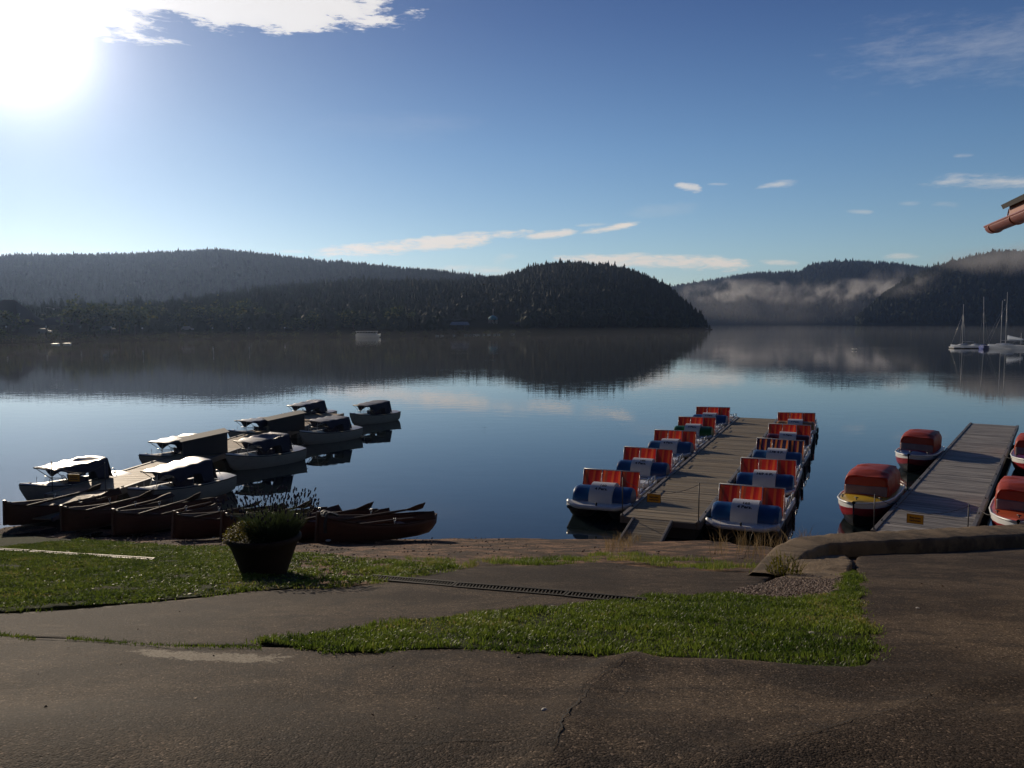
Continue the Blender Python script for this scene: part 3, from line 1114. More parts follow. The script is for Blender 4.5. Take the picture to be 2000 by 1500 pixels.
# tall dry grass at the waterline beside the pedal boat jetty
E_DRY = [(1392, 1090), (1392, 1072), (1440, 1062), (1520, 1056), (1590, 1052), (1600, 1066), (1540, 1088), (1480, 1096)]
dry = smooth_poly(E_DRY, True, 4, 0.05, 8)
pd_ = scatter(dry, 270, lambda x, y: max(0.04, min(1, 0.25 + 2.6 * clump(x, y))) * (0.22 + 0.78 * sstep(4.9, 5.6, x)))
hd = np.array([0.34 * (1 + 1.3 * clump(x, y)) for x, y in pd_]).clip(0.08, 0.65)
E_DRY2 = [(1180, 1078), (1190, 1060), (1250, 1040), (1262, 1048), (1215, 1078)]
dry2 = smooth_poly(E_DRY2, True, 4, 0.03, 9)
p2 = scatter(dry2, 110)
h2 = np.array([0.22 * (1 + 0.8 * clump(x, y)) for x, y in p2]).clip(0.08, 0.45)
pa = np.concatenate([pd_, p2])
o = blades('dry_grass', pa, np.concatenate([hd, h2]), 0.0065, 0.9, M['drygrass'], np.clip(rng.normal(0.5, 0.3, len(pa)), 0, 1), -0.02)
tag(o, kind='stuff')

# ---------------------------------------------------------------- pebbles, stones
def pebbles(name, poly, n, rmin, rmax, mat, keep=None):
    pts = scatter(poly, n, keep)
    ico = bmesh.new()
    bmesh.ops.create_icosphere(ico, subdivisions=1, radius=1)
    bv = np.array([v.co for v in ico.verts])
    bf = np.array([[v.index for v in f.verts] for f in ico.faces])
    ico.free()
    k = len(pts)
    r = rmin + (rmax - rmin) * rng.uniform(0, 1, k) ** 2
    V = bv[None] * (r[:, None, None] * rng.uniform(0.6, 1.3, (k, 1, 3)) * np.array([1, 1, 0.65]))
    V = V * (1 + rng.normal(0, 0.1, (k, len(bv), 1)))
    a = rng.uniform(0, 6.28, k)
    c, s = np.cos(a)[:, None], np.sin(a)[:, None]
    X = V[:, :, 0] * c - V[:, :, 1] * s + pts[:, 0][:, None]
    Y = V[:, :, 0] * s + V[:, :, 1] * c + pts[:, 1][:, None]
    Z = V[:, :, 2] + (np.array([G(x, y) for x, y in pts]) + 0.012)[:, None]
    F = (bf[None] + (np.arange(k) * len(bv))[:, None, None]).reshape(-1, 3)
    o = npmesh(name, np.stack([X, Y, Z], 2).reshape(-1, 3), F, mat, True)
    return tag(o, kind='stuff')


M['pebble'] = pmat('pebbles', (0.17, 0.12, 0.09), 0.8, obj_rand=0.6)
grav = smooth_poly([(1425, 1162), (1450, 1150), (1490, 1142), (1530, 1128), (1580, 1122), (1640, 1128), (1650, 1142), (1630, 1160), (1570, 1170), (1500, 1172), (1450, 1168)], True, 4, 0.03, 3)
pebbles('gravel', grav, 2600, 0.006, 0.017, M['pebble'])
beachp = smooth_poly([(600, 1062), (860, 1050), (1000, 1054), (1200, 1070), (1400, 1082), (1500, 1092), (1400, 1092), (1200, 1082), (1000, 1090), (850, 1092), (700, 1090), (600, 1080)], True, 4, 0.03, 3)
pebbles('beach_gravel', beachp, 34, 0.005, 0.024, M['pebble'], lambda x, y: max(0.1, min(1, 0.4 + 2 * clump(x, y))))
dirtp = smooth_poly([(-100, 1042), (0, 1026), (200, 1040), (420, 1056), (600, 1062), (700, 1090), (600, 1085), (430, 1072), (200, 1062), (0, 1050)], True, 4, 0.03, 3)
pebbles('beach_gravel', dirtp, 60, 0.006, 0.03, M['pebble'], lambda x, y: max(0.1, min(1, 0.4 + 2 * clump(x, y))))

pebbles('grit', yard, 5.0, 0.002, 0.0075, M['pebble'])


def litter(poly, dens):
    pts = scatter(poly, dens)
    V, F = [], []
    for x, y in pts:
        z = G(x, y) + yard_h(x, y) + 0.016
        L_ = random.uniform(.012, .03)
        a = random.random() * 6.283
        c, s = math.cos(a), math.sin(a)
        o_ = len(V)
        for u, v, h in ((0, 0, 0), (.5, .33, .012), (1, 0, .006), (.5, -.33, .004)):
            V.append((x + (c * u - s * v) * L_, y + (s * u + c * v) * L_, z + h * random.uniform(0, 1.2)))
        F += [(o_, o_ + 1, o_ + 2), (o_, o_ + 2, o_ + 3)]
    return npmesh('dry_leaves', np.array(V), np.array(F), M['leaf_litter'], True)


M['leaf_litter'] = pmat('dry_leaf', (0.15, 0.085, 0.035), 0.8, obj_rand=0.6)
tag(litter(yard, 1.6), kind='stuff')
tag(litter(ramp, 1.2), kind='stuff')

# ---------------------------------------------------------------- kerb wall and concrete hump by the right jetty
path = [((1518, 1126), 0.02, 0.30), ((1548, 1110), 0.06, 0.42), ((1580, 1094), 0.13, 0.55), ((1620, 1086), 0.19, 0.66), ((1690, 1084), 0.215, 0.72), ((1800, 1080), 0.225, 0.78), ((1900, 1075), 0.24, 0.85), ((2000, 1070), 0.25, 0.92), ((2130, 1064), 0.25, 0.95)]
pp = [(gp(*p), h, wd) for p, h, wd in path]
fine_ = []
for i in range(len(pp) - 1):
    for j in range(14):
        t_ = j / 14
        fine_.append((pp[i][0].lerp(pp[i + 1][0], t_), pp[i][1] + (pp[i + 1][1] - pp[i][1]) * t_, pp[i][2] + (pp[i + 1][2] - pp[i][2]) * t_))
rings = []
for i, (p, h, wd) in enumerate(fine_):
    d = (fine_[min(i + 1, len(fine_) - 1)][0] - fine_[max(i - 1, 0)][0])
    d.z = 0
    d.normalize()
    n = Vector((-d.y, d.x, 0))           # towards the lake
    ring = []
    prof = [(0.0, -0.15), (0.0, 0.0), (0.015, 0.75), (0.05, 0.94), (0.12, 1.0), (0.45, 1.02), (0.85, 0.98), (0.95, 0.88), (1.0, 0.5), (1.05, -0.2), (1.2, -2.0)]
    for u, v in prof:
        q = p + n * (u * wd)
        z0 = G(p.x, p.y)
        jit = 0.018 * noise.noise((q.x * 3, q.y * 3, v * 3)) + 0.01 * noise.noise((q.x * 9, q.y * 9, v * 5))
        ring.append(Vector((q.x + jit, q.y + jit, z0 + v * h + jit * 0.9)))
    rings.append(ring)
mb = MB()
mb.rings(rings, closed=False)
o = mb.build('kerb_wall', M['concrete'])
tag(o, 'low rounded concrete kerb curving down beside the right jetty', 'kerb')
hump_px = [(1536, 1128), (1545, 1108), (1570, 1094), (1600, 1084), (1630, 1082), (1655, 1090), (1664, 1104), (1658, 1120), (1640, 1132), (1600, 1134), (1565, 1133)]
hump = smooth_poly(hump_px, True, 4, 0.02, 5)
hc = gp(1600, 1108)
o = sheet('concrete_hump', hump, 0.02, M['concrete'], 0.07, lambda x, y: 0.075 * max(0, 1 - (((x - hc.x) / 0.75) ** 2 + ((y - hc.y) / 0.8) ** 2)) + 0.02 * noise.noise((x * 5, y * 5, 0)), skirt=0.09)
tag(o, 'cracked brown concrete hump at the low end of the kerb', 'concrete slab')


# ---------------------------------------------------------------- hills and forest
def interp(tab, x):
    xs_ = [t[0] for t in tab]
    return [float(np.interp(x, xs_, [t[i] for t in tab])) for i in range(1, len(tab[0]))]


def forest_mat():
    m = bpy.data.materials.new('forest_foliage')
    m.use_nodes = True
    t = NT(m.node_tree)
    bs = m.node_tree.nodes['Principled BSDF']
    tone = t.n('ShaderNodeAttribute', attribute_name='tone').outputs['Fac']
    col = t.ramp(tone, [(0.0, (0.010, 0.020, 0.010)), (0.45, (0.024, 0.042, 0.018)), (0.7, (0.045, 0.068, 0.022)), (1.0, (0.14, 0.135, 0.04))])
    t.set(bs.inputs['Base Color'], col)
    bs.inputs['Roughness'].default_value = 0.8
    bs.inputs['Specular IOR Level'].default_value = 0.2
    tr = t.n('ShaderNodeBsdfTranslucent')
    t.set(tr.inputs[0], col)
    mx = t.n('ShaderNodeMixShader')
    mx.inputs[0].default_value = 0.35
    t.set(mx.inputs[1], bs.outputs[0])
    t.set(mx.inputs[2], tr.outputs[0])
    t.set(m.node_tree.nodes['Material Output'].inputs[0], mx.outputs[0])
    return m


M['forest'] = forest_mat()
M['hillside'] = pmat('hillside', (0.010, 0.014, 0.006), 1.0, spec=0.0, var=0.3, vscale=0.05, second=(0.016, 0.018, 0.008), sscale=0.02)


def conifer(seed):
    r = np.random.default_rng(seed)
    V, F = [], []
    tiers = 6
    for k in range(tiers):
        z0 = 0.06 + 0.86 * k / tiers
        z1 = z0 + 0.30 * (1 - 0.4 * k / tiers)
        rad = 0.21 * (1 - k / tiers) ** 0.85 + 0.02
        n = 7
        b = len(V)
        V.append((0, 0, min(1, z1)))
        for j in range(n):
            a = 2 * np.pi * (j + 0.5 * (k % 2)) / n + r.normal(0, 0.15)
            q = rad * r.uniform(0.6, 1.25)
            V.append((q * np.cos(a), q * np.sin(a), z0 + r.normal(0, 0.02)))
        for j in range(n):
            F.append((b, b + 1 + j, b + 1 + (j + 1) % n))
    return np.array(V), np.array(F)


def roundtree(seed):
    r = np.random.default_rng(seed)
    bm = bmesh.new()
    bmesh.ops.create_icosphere(bm, subdivisions=2, radius=1)
    V = np.array([v.co for v in bm.verts])
    F = np.array([[v.index for v in f.verts] for f in bm.faces])
    bm.free()
    d = np.array([noise.noise((v[0] * 1.7 + seed, v[1] * 1.7, v[2] * 1.7)) for v in V])
    V = V * (1 + 0.45 * d[:, None] + r.normal(0, 0.12, (len(V), 1)))
    V = V * np.array([0.36, 0.36, 0.47]) + np.array([0, 0, 0.5])
    return V, F


TPL_C = [conifer(i) for i in range(4)]
TPL_R = [roundtree(i) for i in range(4)]


def make_hill(name, px0, px1, shore, ridge, treeh, ntree, broad, tone0, bare=1.4, back=1.12, pw=1.0, bump=3.0, seed=0, tmin=0.0, clear=()):
    # shore: (px, distance); ridge: (px, row of the tree tops, distance)
    def surf(px, t):
        ds, = interp(shore, px)
        ry, dr = interp(ridge, px)
        d = ds + (dr - ds) * t
        zr = H + (YH - ry) / FPX * dr - treeh * 0.8
        zr = max(zr, 0.5)
        if t <= 0:
            z = -3.0 * min(1, -t * 12)
        elif t <= 1:
            q = math.sin(t * math.pi / 2) ** pw
            z = zr * q
        else:
            z = zr * (1 - 0.4 * (t - 1))
        x = (px - 1000) / FPX * d
        if 0 < t < 1.05:
            z += bump * noise.noise((x * 0.008 + seed, d * 0.008, 0)) * min(1, t * 4) * min(1, max(0, (1.0 - t)) * 5) * min(1, zr / 25)
        return x, d, z
    n1, n2 = 160, 30
    V, Fc = [], []
    ts = [-0.06] + [i / (n2 - 4) for i in range(n2)]
    ts = [t for t in ts if t <= back]
    for i in range(n1 + 1):
        px = px0 + (px1 - px0) * i / n1
        for t in ts:
            V.append(surf(px, t))
    m = len(ts)
    Fc = [(i * m + j, (i + 1) * m + j, (i + 1) * m + j + 1, i * m + j + 1) for i in range(n1) for j in range(m - 1)]
    tag(npmesh(name, np.array(V), np.array(Fc), M['hillside'], True), kind='structure')
    allV, allF, allT = [], [], []
    off = 0
    cnt = 0
    while cnt < ntree:
        px = random.uniform(px0, px1)
        t = tmin + (1.06 - tmin) * random.random() ** 0.9
        x, d, z = surf(px, t)
        if z < bare or any(a_ < px < b_ and t < c_ for a_, b_, c_ in clear):
            continue
        cnt += 1
        b = broad(px, t)
        if random.random() < b:
            tv, tf = random.choice(TPL_R)
            h = treeh * random.uniform(0.45, 0.85)
            tone = min(1, max(0, tone0 + 0.12 + random.gauss(0, 0.10)))
        else:
            tv, tf = random.choice(TPL_C)
            h = treeh * random.uniform(0.6, 1.12) * (1.25 if random.random() < 0.06 else 1)
            tone = min(1, max(0, tone0 + random.gauss(0, 0.09)))
        a = random.random() * 6.28
        c, s = math.cos(a), math.sin(a)
        wv = random.uniform(0.85, 1.25)
        vv = np.stack([(tv[:, 0] * c - tv[:, 1] * s) * h * wv + x, (tv[:, 0] * s + tv[:, 1] * c) * h * wv + d, tv[:, 2] * h + z - 0.4], 1)
        allV.append(vv)
        allF.append(tf + off)
        allT.append(np.full(len(tv), tone))
        off += len(tv)
    o = npmesh('forest', np.concatenate(allV), np.concatenate(allF), M['forest'], False, {'tone': np.concatenate(allT)})
    tag(o, kind='stuff')
    return surf


SH_A = [(-500, 160), (-100, 182), (0, 191), (240, 222), (450, 250), (700, 276), (850, 300), (1000, 335), (1200, 418), (1300, 465), (1392, 524)]
front = make_hill('shore_hill', -420, 1391, SH_A,
                  [(-420, 612, 340), (0, 606, 350), (200, 600, 370), (330, 594, 400), (430, 578, 450), (520, 563, 520), (640, 555, 580), (800, 551, 640), (900, 549, 680), (980, 544, 700), (1030, 530, 710), (1070, 520, 715), (1110, 516, 720), (1190, 519, 715),
                   (1250, 534, 690), (1300, 557, 640), (1335, 588, 590), (1355, 606, 560), (1380, 625, 535), (1392, 640, 526)],
                  8, 13000, lambda px, t: 0.75 if t < 0.14 else (0.3 if t < 0.35 else 0.06), 0.34, seed=3, pw=1.25, tmin=0.05, clear=((-80, 240, 0.24), (240, 690, 0.10), (690, 760, 0.08), (870, 1020, 0.17)))
backh = make_hill('wooded_hill', -420, 1080, [(-420, 420), (0, 430), (500, 560), (1080, 760)],
                  [(-420, 521, 1100), (-200, 517, 1100), (0, 512, 1080), (200, 504, 1080), (330, 500, 1080), (400, 497, 1080), (430, 495, 1080), (480, 498, 1080), (560, 506, 1080), (640, 514, 1080), (700, 517, 1080), (830, 530, 1060), (950, 542, 1020), (1000, 541, 1000), (1080, 545, 1000)],
                  8, 14000, lambda px, t: 0.05, 0.22, seed=9, pw=1.0, tmin=0.06)
farh = make_hill('far_hill', 1270, 1860, [(1270, 1480), (1600, 1480), (1860, 1400)],
                 [(1270, 572, 2200), (1320, 558, 2200), (1400, 546, 2200), (1460, 535, 2200), (1560, 532, 2200), (1575, 521, 2200), (1600, 515, 2200), (1640, 511, 2200), (1720, 516, 2200), (1800, 524, 2200), (1860, 530, 2200)],
                 15, 4200, lambda px, t: 0.2 if t < 0.2 else 0.08, 0.28, seed=21, pw=1.0)
righth = make_hill('right_hill', 1664, 2330, [(1664, 1100), (1800, 1060), (2000, 1040), (2330, 1000)],
                   [(1664, 634, 1105), (1676, 612, 1140), (1700, 594, 1180), (1730, 568, 1240), (1760, 549, 1300), (1800, 530, 1350), (1850, 512, 1380), (1900, 499, 1400), (1950, 491, 1400), (2000, 493, 1400), (2150, 486, 1400), (2330, 480, 1400)],
                   14, 4600, lambda px, t: 0.45 if t < 0.3 else 0.15, 0.36, seed=31, pw=1.0)


# ---------------------------------------------------------------- jetties
def frame(a, b):              # unit vectors along and across a jetty
    d = (b - a)
    d.z = 0
    L = d.length
    d.normalize()
    return d, Vector((d.y, -d.x, 0)), L


def jetty(name, a, b, width, mat, label, top=0.45, pw=0.14):
    # a: near left corner, b: far left corner on the deck level; local +Y runs along, +X to the right
    d, n, L = frame(a, b)
    rz = math.atan2(-d.x, d.y)
    t = thing(name, (a.x, a.y, 0), rz, label, 'jetty')
    mb = MB()
    y = 0.0
    r = random.Random(5)
    while y < L - pw:
        mb.box((width / 2 + r.uniform(-.008, .008), y + pw / 2, top - 0.02 + r.uniform(-.003, .003)), (width - 0.22 + r.uniform(-.02, .02), pw - 0.014, 0.04), Matrix.Rotation(r.gauss(0, 0.003), 3, 'Z'))
        y += pw
    mb.build('deck', mat, t)
    for s in (0.055, width - 0.055):
        m2 = MB()
        k = int(L / 3) + 1
        seg = L / k
        for i in range(k):
            m2.box((s, seg * (i + .5), top - 0.07), (0.10, seg - 0.012, 0.19), bev=0.012)
        m2.build('edge_beam', M['beam'], t)
    m3 = MB()
    m3.box((width / 2, 0.0, top - 0.08), (width - 0.24, 0.07, 0.14))
    m3.build('end_beam', M['beam'], t)
    k = int(L / 4.5)
    for i in range(k + 1):
        m4 = MB()
        m4.box((width / 2, 0.7 + (L - 1.4) * i / k, 0.10), (width - 0.3, 1.1, 0.42), bev=0.05)
        m4.build('float', M['float'], t)
    for i in range(int(L / 2.1)):
        for s in (0.055, width - 0.055):
            m5 = MB()
            yy = 1.1 + i * 2.1
            m5.tube([(s, yy - 0.07, top + 0.05), (s, yy + 0.07, top + 0.05)], 0.014)
            m5.tube([(s, yy - 0.03, top + 0.02), (s, yy - 0.03, top + 0.05)], 0.012)
            m5.tube([(s, yy + 0.03, top + 0.02), (s, yy + 0.03, top + 0.05)], 0.012)
            m5.build('cleat', M['dark_metal'], t)
    return t, d, n, L, rz


def barrier(name, p0, p1, top, label, h=0.9, signpos=0.5):
    # two thin posts, a chain between them and a small yellow sign that hangs from it
    t = thing(name, (p0.x, p0.y, top), math.atan2(p1.y - p0.y, p1.x - p0.x), label, 'chain barrier')
    w_ = (p1 - p0).length
    for x in (0, w_):
        m = MB()
        m.tube([(x, 0, -0.03), (x, 0, h)], 0.013)
        m.lathe([(0.0001, 0.012), (0.035, 0.012), (0.035, 0.0), (0.013, 0.0)], 12, (x, 0, 0.0))
        m.build('post', M['dark_metal'], t)
    m = MB()
    pts = [(w_ * i / 16, 0, h - 0.04 - 0.28 * (1 - (2 * i / 16 - 1) ** 2)) for i in range(17)]
    m.tube(pts, 0.006, 5)
    m.build('chain', M['dark_metal'], t)
    u = signpos
    z = h - 0.04 - 0.28 * (1 - (2 * u - 1) ** 2)
    m = MB()
    m.box((w_ * u, -0.012, z - 0.14), (0.34, 0.008, 0.21))
    s = m.build('sign_plate', M['yellow_sign'], t)
    m = MB()
    for dx, dz, sx, sz in ((0, .102, .34, .006), (0, -.102, .34, .006), (-.167, 0, .006, .21), (.167, 0, .006, .21)):
        m.box((w_ * u + dx, -0.0185, z - 0.14 + dz), (sx, 0.004, sz))
    m.build('sign_border', M['black'], s)
    me = text_mesh('Betreten\nverboten', 0.062)
    for v in me.vertices:
        v.co = Vector((v.co.x + w_ * u, -0.0178, v.co.y + z - 0.145))
    me.materials.append(M['ink'])
    o = bpy.data.objects.new('lettering', me)
    C.objects.link(o)
    o.parent = s
    return t


# middle jetty with the pedal boats
A2, B2 = P(1210, 1008, 0.45), P(1440, 815, 0.45)
j2, d2, n2, L2, rz2 = jetty('jetty', A2, B2, 1.96, M['planks'], 'wide grey plank jetty between two rows of pedal boats')
# right jetty
A3, B3 = P(1700, 1037, 0.45), P(1894, 826, 0.45)
j3, d3, n3, L3, rz3 = jetty('jetty', A3, B3, 1.98, M['planks_grey'], 'empty silver grey jetty between the boats under red covers')
# left jetty
A1 = P(80, 967.5, 0.45)
B1 = P(1202, 627, 0.45) if False else None
E1 = P(197, 969, 0.45)
dv1 = Vector((math.sin(math.atan(202 / 1620)), math.cos(math.atan(202 / 1620)), 0))
w1 = (E1 - A1).dot(Vector((dv1.y, -dv1.x, 0)))
A1 = E1 - Vector((dv1.y, -dv1.x, 0)) * w1
j1, d1, n1, L1, rz1 = jetty('jetty', A1, A1 + dv1 * 20.5, w1, M['planks_warm'], 'sunlit brown jetty between two rows of canopied electric boats')


def gangway(a, d, n, off, width, length, drop, mat, label, top=0.43):
    t = thing('gangway', a + n * (off + width / 2) - d * 0.06 + Vector((0, 0, top - a.z)), math.atan2(-d.x, d.y), label, 'gangway')
    ang = math.atan2(drop, length)
    Rm = Matrix.Rotation(ang, 3, 'X')
    mb = MB()
    k = int(length / 0.12)
    for i in range(k):
        c = Rm @ Vector((0, -(i + .5) * length / k, 0))
        mb.box(c, (width - 0.12, length / k - 0.014, 0.035), Rm)
    mb.build('deck', mat, t)
    for s in (-1, 1):
        m = MB()
        c = Rm @ Vector((s * (width / 2 - 0.03), -length / 2, 0.0))
        m.box(c, (0.06, length, 0.11), Rm, bev=0.01)
        m.build('side_rail', M['beam'], t)
    return t


q0, q1 = P(1245, 1013, 0.43), P(1203, 1066, 0.12)
gangway(A2, d2, n2, 0.34, 0.98, 1.75, 0.30, M['planks'], 'short plank ramp from the sand up to the pedal boat jetty')
gangway(A1, d1, n1, w1 * 0.33, w1 * 0.58, 1.7, 0.22, M['planks_warm'], 'short plank ramp behind the rowing boats at the left jetty')
barrier('chain_barrier', A2 + d2 * 0.08 + n2 * 0.05, A2 + d2 * 0.08 + n2 * 1.90, 0.48, 'chain with hanging yellow sign across the pedal boat jetty', 0.92, 0.42)
barrier('chain_barrier', A3 + d3 * 0.12 + n3 * 0.05, A3 + d3 * 0.12 + n3 * 1.93, 0.48, 'chain with yellow sign across the jetty behind the concrete kerb', 0.80, 0.45)
barrier('chain_barrier', A1 + d1 * 0.3 + n1 * 0.05, A1 + d1 * 0.3 + n1 * (w1 - 0.05), 0.48, 'chain with yellow sign at the foot of the sunlit left jetty', 0.85, 0.42)


# ---------------------------------------------------------------- boats: shared hull lofting
def hull_ring(y, b, zk, zg, n=9, pw=0.75, q=2.0, step=0.0):
    pts = []
    for i in range(-n, n + 1):
        t = i / n
        s = 1 if t >= 0 else -1
        x = s * b * math.sin(abs(t) * math.pi / 2) ** pw
        z = zk + (zg - zk) * abs(t) ** q
        if step:
            x += s * step * ((abs(t) * 5) % 1.0)
        pts.append(Vector((x, y, z)))
    return pts


def st(tab, y):               # interpolate station table rows (y, beam, keel, sheer)
    return interp(tab, y)


# ---- electric boats with canopies
EB = [(-1.85, 0.60, -0.02, 0.50), (-1.4, 0.68, -0.12, 0.47), (-0.6, 0.74, -0.18, 0.45), (0.2, 0.68, -0.2, 0.46), (0.8, 0.52, -0.18, 0.49), (1.3, 0.29, -0.08, 0.54), (1.6, 0.13, 0.10, 0.59), (1.85, 0.015, 0.50, 0.63)]


def electric_boat(label, top_mat, h_roof=1.0, sag=0.05):
    t = thing('electric_boat', (0, 0, 0), 0, label, 'electric boat', 'electric boats at the left jetty')
    mb = MB()
    N = 28
    yyy = [-1.85 + 3.7 * i / N for i in range(N + 1)]
    rg = [hull_ring(y, *st(EB, y), n=9, pw=0.62, q=2.4) for y in yyy]
    mb.rings(rg, closed=False)
    mb.add(rg[0], [tuple(range(len(rg[0])))], False)
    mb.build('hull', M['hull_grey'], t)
    # decks: fore and aft plates with a slight camber, side decks around the well
    def deck(u, v, y0, y1):
        y = y0 + (y1 - y0) * u
        b, k, s = st(EB, y)
        x = (2 * v - 1) * b
        return Vector((x, y, s + 0.012 + 0.05 * (1 - (2 * v - 1) ** 2)))
    m = MB()
    m.grid(lambda u, v: deck(u, v, 0.62, 1.84), 14, 8)
    # dashboard at the end of the foredeck
    b, k, s = st(EB, 0.62)
    m.add([(-b, 0.62, s + .012), (b, 0.62, s + .012), (b * .8, 0.60, s - .25), (-b * .8, .60, s - .25)], [(0, 1, 2, 3)], False)
    m.build('foredeck', M['white'], t)
    m = MB()
    m.grid(lambda u, v: deck(u, v, -1.85, -1.12), 8, 8)
    b, k, s = st(EB, -1.12)
    m.add([(-b, -1.12, s + .012), (b, -1.12, s + .012), (b * .8, -1.10, s - .25), (-b * .8, -1.10, s - .25)], [(0, 1, 2, 3)], False)
    m.build('stern_deck', M['white'], t)
    m = MB()
    for sgn in (-1, 1):
        m.grid(lambda u, v: Vector((sgn * (st(EB, -1.12 + 1.74 * u)[0] - 0.13 * v), -1.12 + 1.74 * u, st(EB, -1.12 + 1.74 * u)[2] + 0.012)), 12, 1)
        m.grid(lambda u, v: Vector((sgn * (st(EB, -1.12 + 1.74 * u)[0] - 0.13 - .02 * v), -1.12 + 1.74 * u, st(EB, -1.12 + 1.74 * u)[2] + 0.012 - .3 * v)), 12, 1)
    m.build('side_deck', M['white_dull'], t)
    m = MB()
    m.grid(lambda u, v: Vector(((2 * v - 1) * st(EB, -1.15 + 1.8 * u)[0] * 0.9, -1.15 + 1.8 * u, 0.10)), 8, 2)
    m.build('floor', M['locker'], t)
    m = MB()
    for sgn in (-1, 1):
        m.tube([(sgn * (st(EB, y)[0] + 0.012), y, st(EB, y)[2] - 0.005) for y in yyy], 0.018, 6)
    m.build('rub_rail', M['locker'], t)
    for y0, w_ in ((-0.75, 1.1), (0.05, 1.1)):
        m = MB()
        m.box((0, y0, 0.30), (w_, 0.4, 0.10), bev=0.03)
        m.box((0, y0 - 0.2, 0.48), (w_, 0.07, 0.34), Matrix.Rotation(R(-8), 3, 'X'), bev=0.03)
        m.build('seat', M['canvas_navy'], t)
    m = MB()     # wrap-around windscreen
    m.grid(lambda u, v: Vector((0.52 * math.sin((u - .5) * 2.6), 0.68 + 0.26 * math.cos((u - .5) * 2.6) - 0.10 * v, 0.55 + 0.17 * v)), 14, 2)
    m.build('windscreen', M['windscreen'], t)
    m = MB()
    m.tube([(0.52 * math.sin((u / 14 - .5) * 2.6), 0.58 + 0.26 * math.cos((u / 14 - .5) * 2.6), 0.72) for u in range(15)], 0.009, 6)
    m.build('windscreen_rim', M['metal'], t)
    m = MB()
    m.tube([(0.12 * math.cos(a) - 0.28, 0.50 + 0.05 * math.sin(a), 0.66 + 0.11 * math.sin(a)) for a in [i * math.pi / 8 for i in range(17)]], 0.012, 6, cap=False)
    m.build('steering_wheel', M['black'], t)
    # canopy: roof cloth sloping up from the bow to the stern, side valances, stern curtain
    Wc = 0.60
    yf, yb = 1.02, -0.88
    r = random.Random(sum(map(ord, label)))
    ph = r.uniform(0, 6)

    def roof(u, v):
        y = yf + (yb - yf) * u
        x = (2 * v - 1) * Wc * (0.93 + 0.07 * min(1, u * 2))
        z = 1.00 + (h_roof + 0.18 - 1.00) * (u ** 0.9)
        z += 0.03 * (1 - (2 * v - 1) ** 2)
        z -= sag * math.sin(math.pi * min(1, max(0, (u - 0.42) / 0.5))) * (1 - (2 * v - 1) ** 2) * 1.3
        z += 0.012 * math.sin(u * 23 + v * 5 + ph) * (0.4 + abs(2 * v - 1))
        return Vector((x, y, z))
    m = MB()
    m.grid(roof, 26, 12)
    cn = m.build('canopy', top_mat, t, solid=0.008)

    def valance(sgn):
        m = MB()

        def fn(u, v):
            p = roof(u, 0.5 + 0.5 * sgn)
            y = p.y
            tabl = [(-0.9, 0.50), (-0.5, 0.52), (-0.42, 0.80), (-0.1, 0.80), (0.22, 0.70), (0.36, 0.62), (0.46, 0.68), (0.62, 0.90), (0.8, 0.95), (1.02, 0.96)]
            zb, = interp(tabl, y)
            zb = min(zb, p.z - 0.02)
            q = Vector((p.x + sgn * (0.03 * v + 0.012 * math.sin(y * 9 + ph) * v), y, p.z + (zb - p.z) * v))
            return q
        m.grid(fn, 30, 5)
        return m.build('side_curtain', M['canvas_navy'], cn, solid=0.006)
    valance(1)
    valance(-1)
    m = MB()
    m.grid(lambda u, v: Vector((roof(1, v).x, yb - 0.20 * u, roof(1, v).z + (0.53 - roof(1, v).z) * u)), 6, 10)
    m.build('stern_curtain', M['canvas_navy'], cn, solid=0.006)
    m = MB()     # front valance strip and spreader bar
    m.tube([(-Wc * .98, yf, 1.0), (Wc * .98, yf, 1.0)], 0.022, 8)
    m.build('spreader_bar', M['dark_metal'], cn)
    for sgn in (-1, 1):
        m = MB()
        m.tube([(sgn * Wc * .9, yf - .02, 0.99), (sgn * 0.50, 0.42, 0.55)], 0.011, 6)
        m.tube([(sgn * 0.58, 0.42, 0.55), (sgn * 0.58, 0.30, 0.86)], 0.011, 6)
        m.build('canopy_strut', M['dark_metal'], cn)
    m = MB()
    m.tube([(-0.32, 1.05, 0.56), (-0.36, 1.02, 0.99)], 0.009, 6)
    m.build('front_stay', M['metal'], cn)
    m = MB()
    m.tube([(0, 1.28, 0.58), (0, 1.28, 0.80)], 0.008, 6)
    m.build('flag_staff', M['white_tube'], t)
    m = MB()
    m.tube([(-.08, 1.5, .645), (.08, 1.5, .645)], 0.014, 6)
    m.tube([(0, 1.5, .60), (0, 1.5, .645)], 0.014, 6)
    m.build('cleat', M['dark_metal'], t)
    m = MB()
    m.tube([(0.16 * math.cos(a), -1.5, 0.56 + 0.14 * math.sin(a)) for a in [i * math.pi / 10 for i in range(11)]], 0.012, 6)
    m.build('stern_rail', M['metal'], t)
    return t


M['canvas_light'] = pmat('pale_glossy_canvas', (0.20, 0.18, 0.175), 0.42, var=0.1, vscale=4, bump=0.2, bscale=7, spec=1.0)  # palest base colour of the canopy cloths, with strong gloss
M['canvas_streak'] = pmat('streaked_canvas', (0.09, 0.09, 0.125), 0.4, spec=0.9, var=0.1, vscale=4, bump=0.35, bscale=5, second=(0.5, 0.48, 0.48), sscale=1.4, sthr=(0.48, 0.54), stretch=(2.6, 0.5, 1))
M['canvas_dark'] = pmat('dark_canvas', (0.085, 0.085, 0.115), 0.5, spec=0.6, var=0.2, vscale=4, bump=0.5, bscale=4, second=(0.15, 0.15, 0.18), stretch=(3, 0.5, 1))

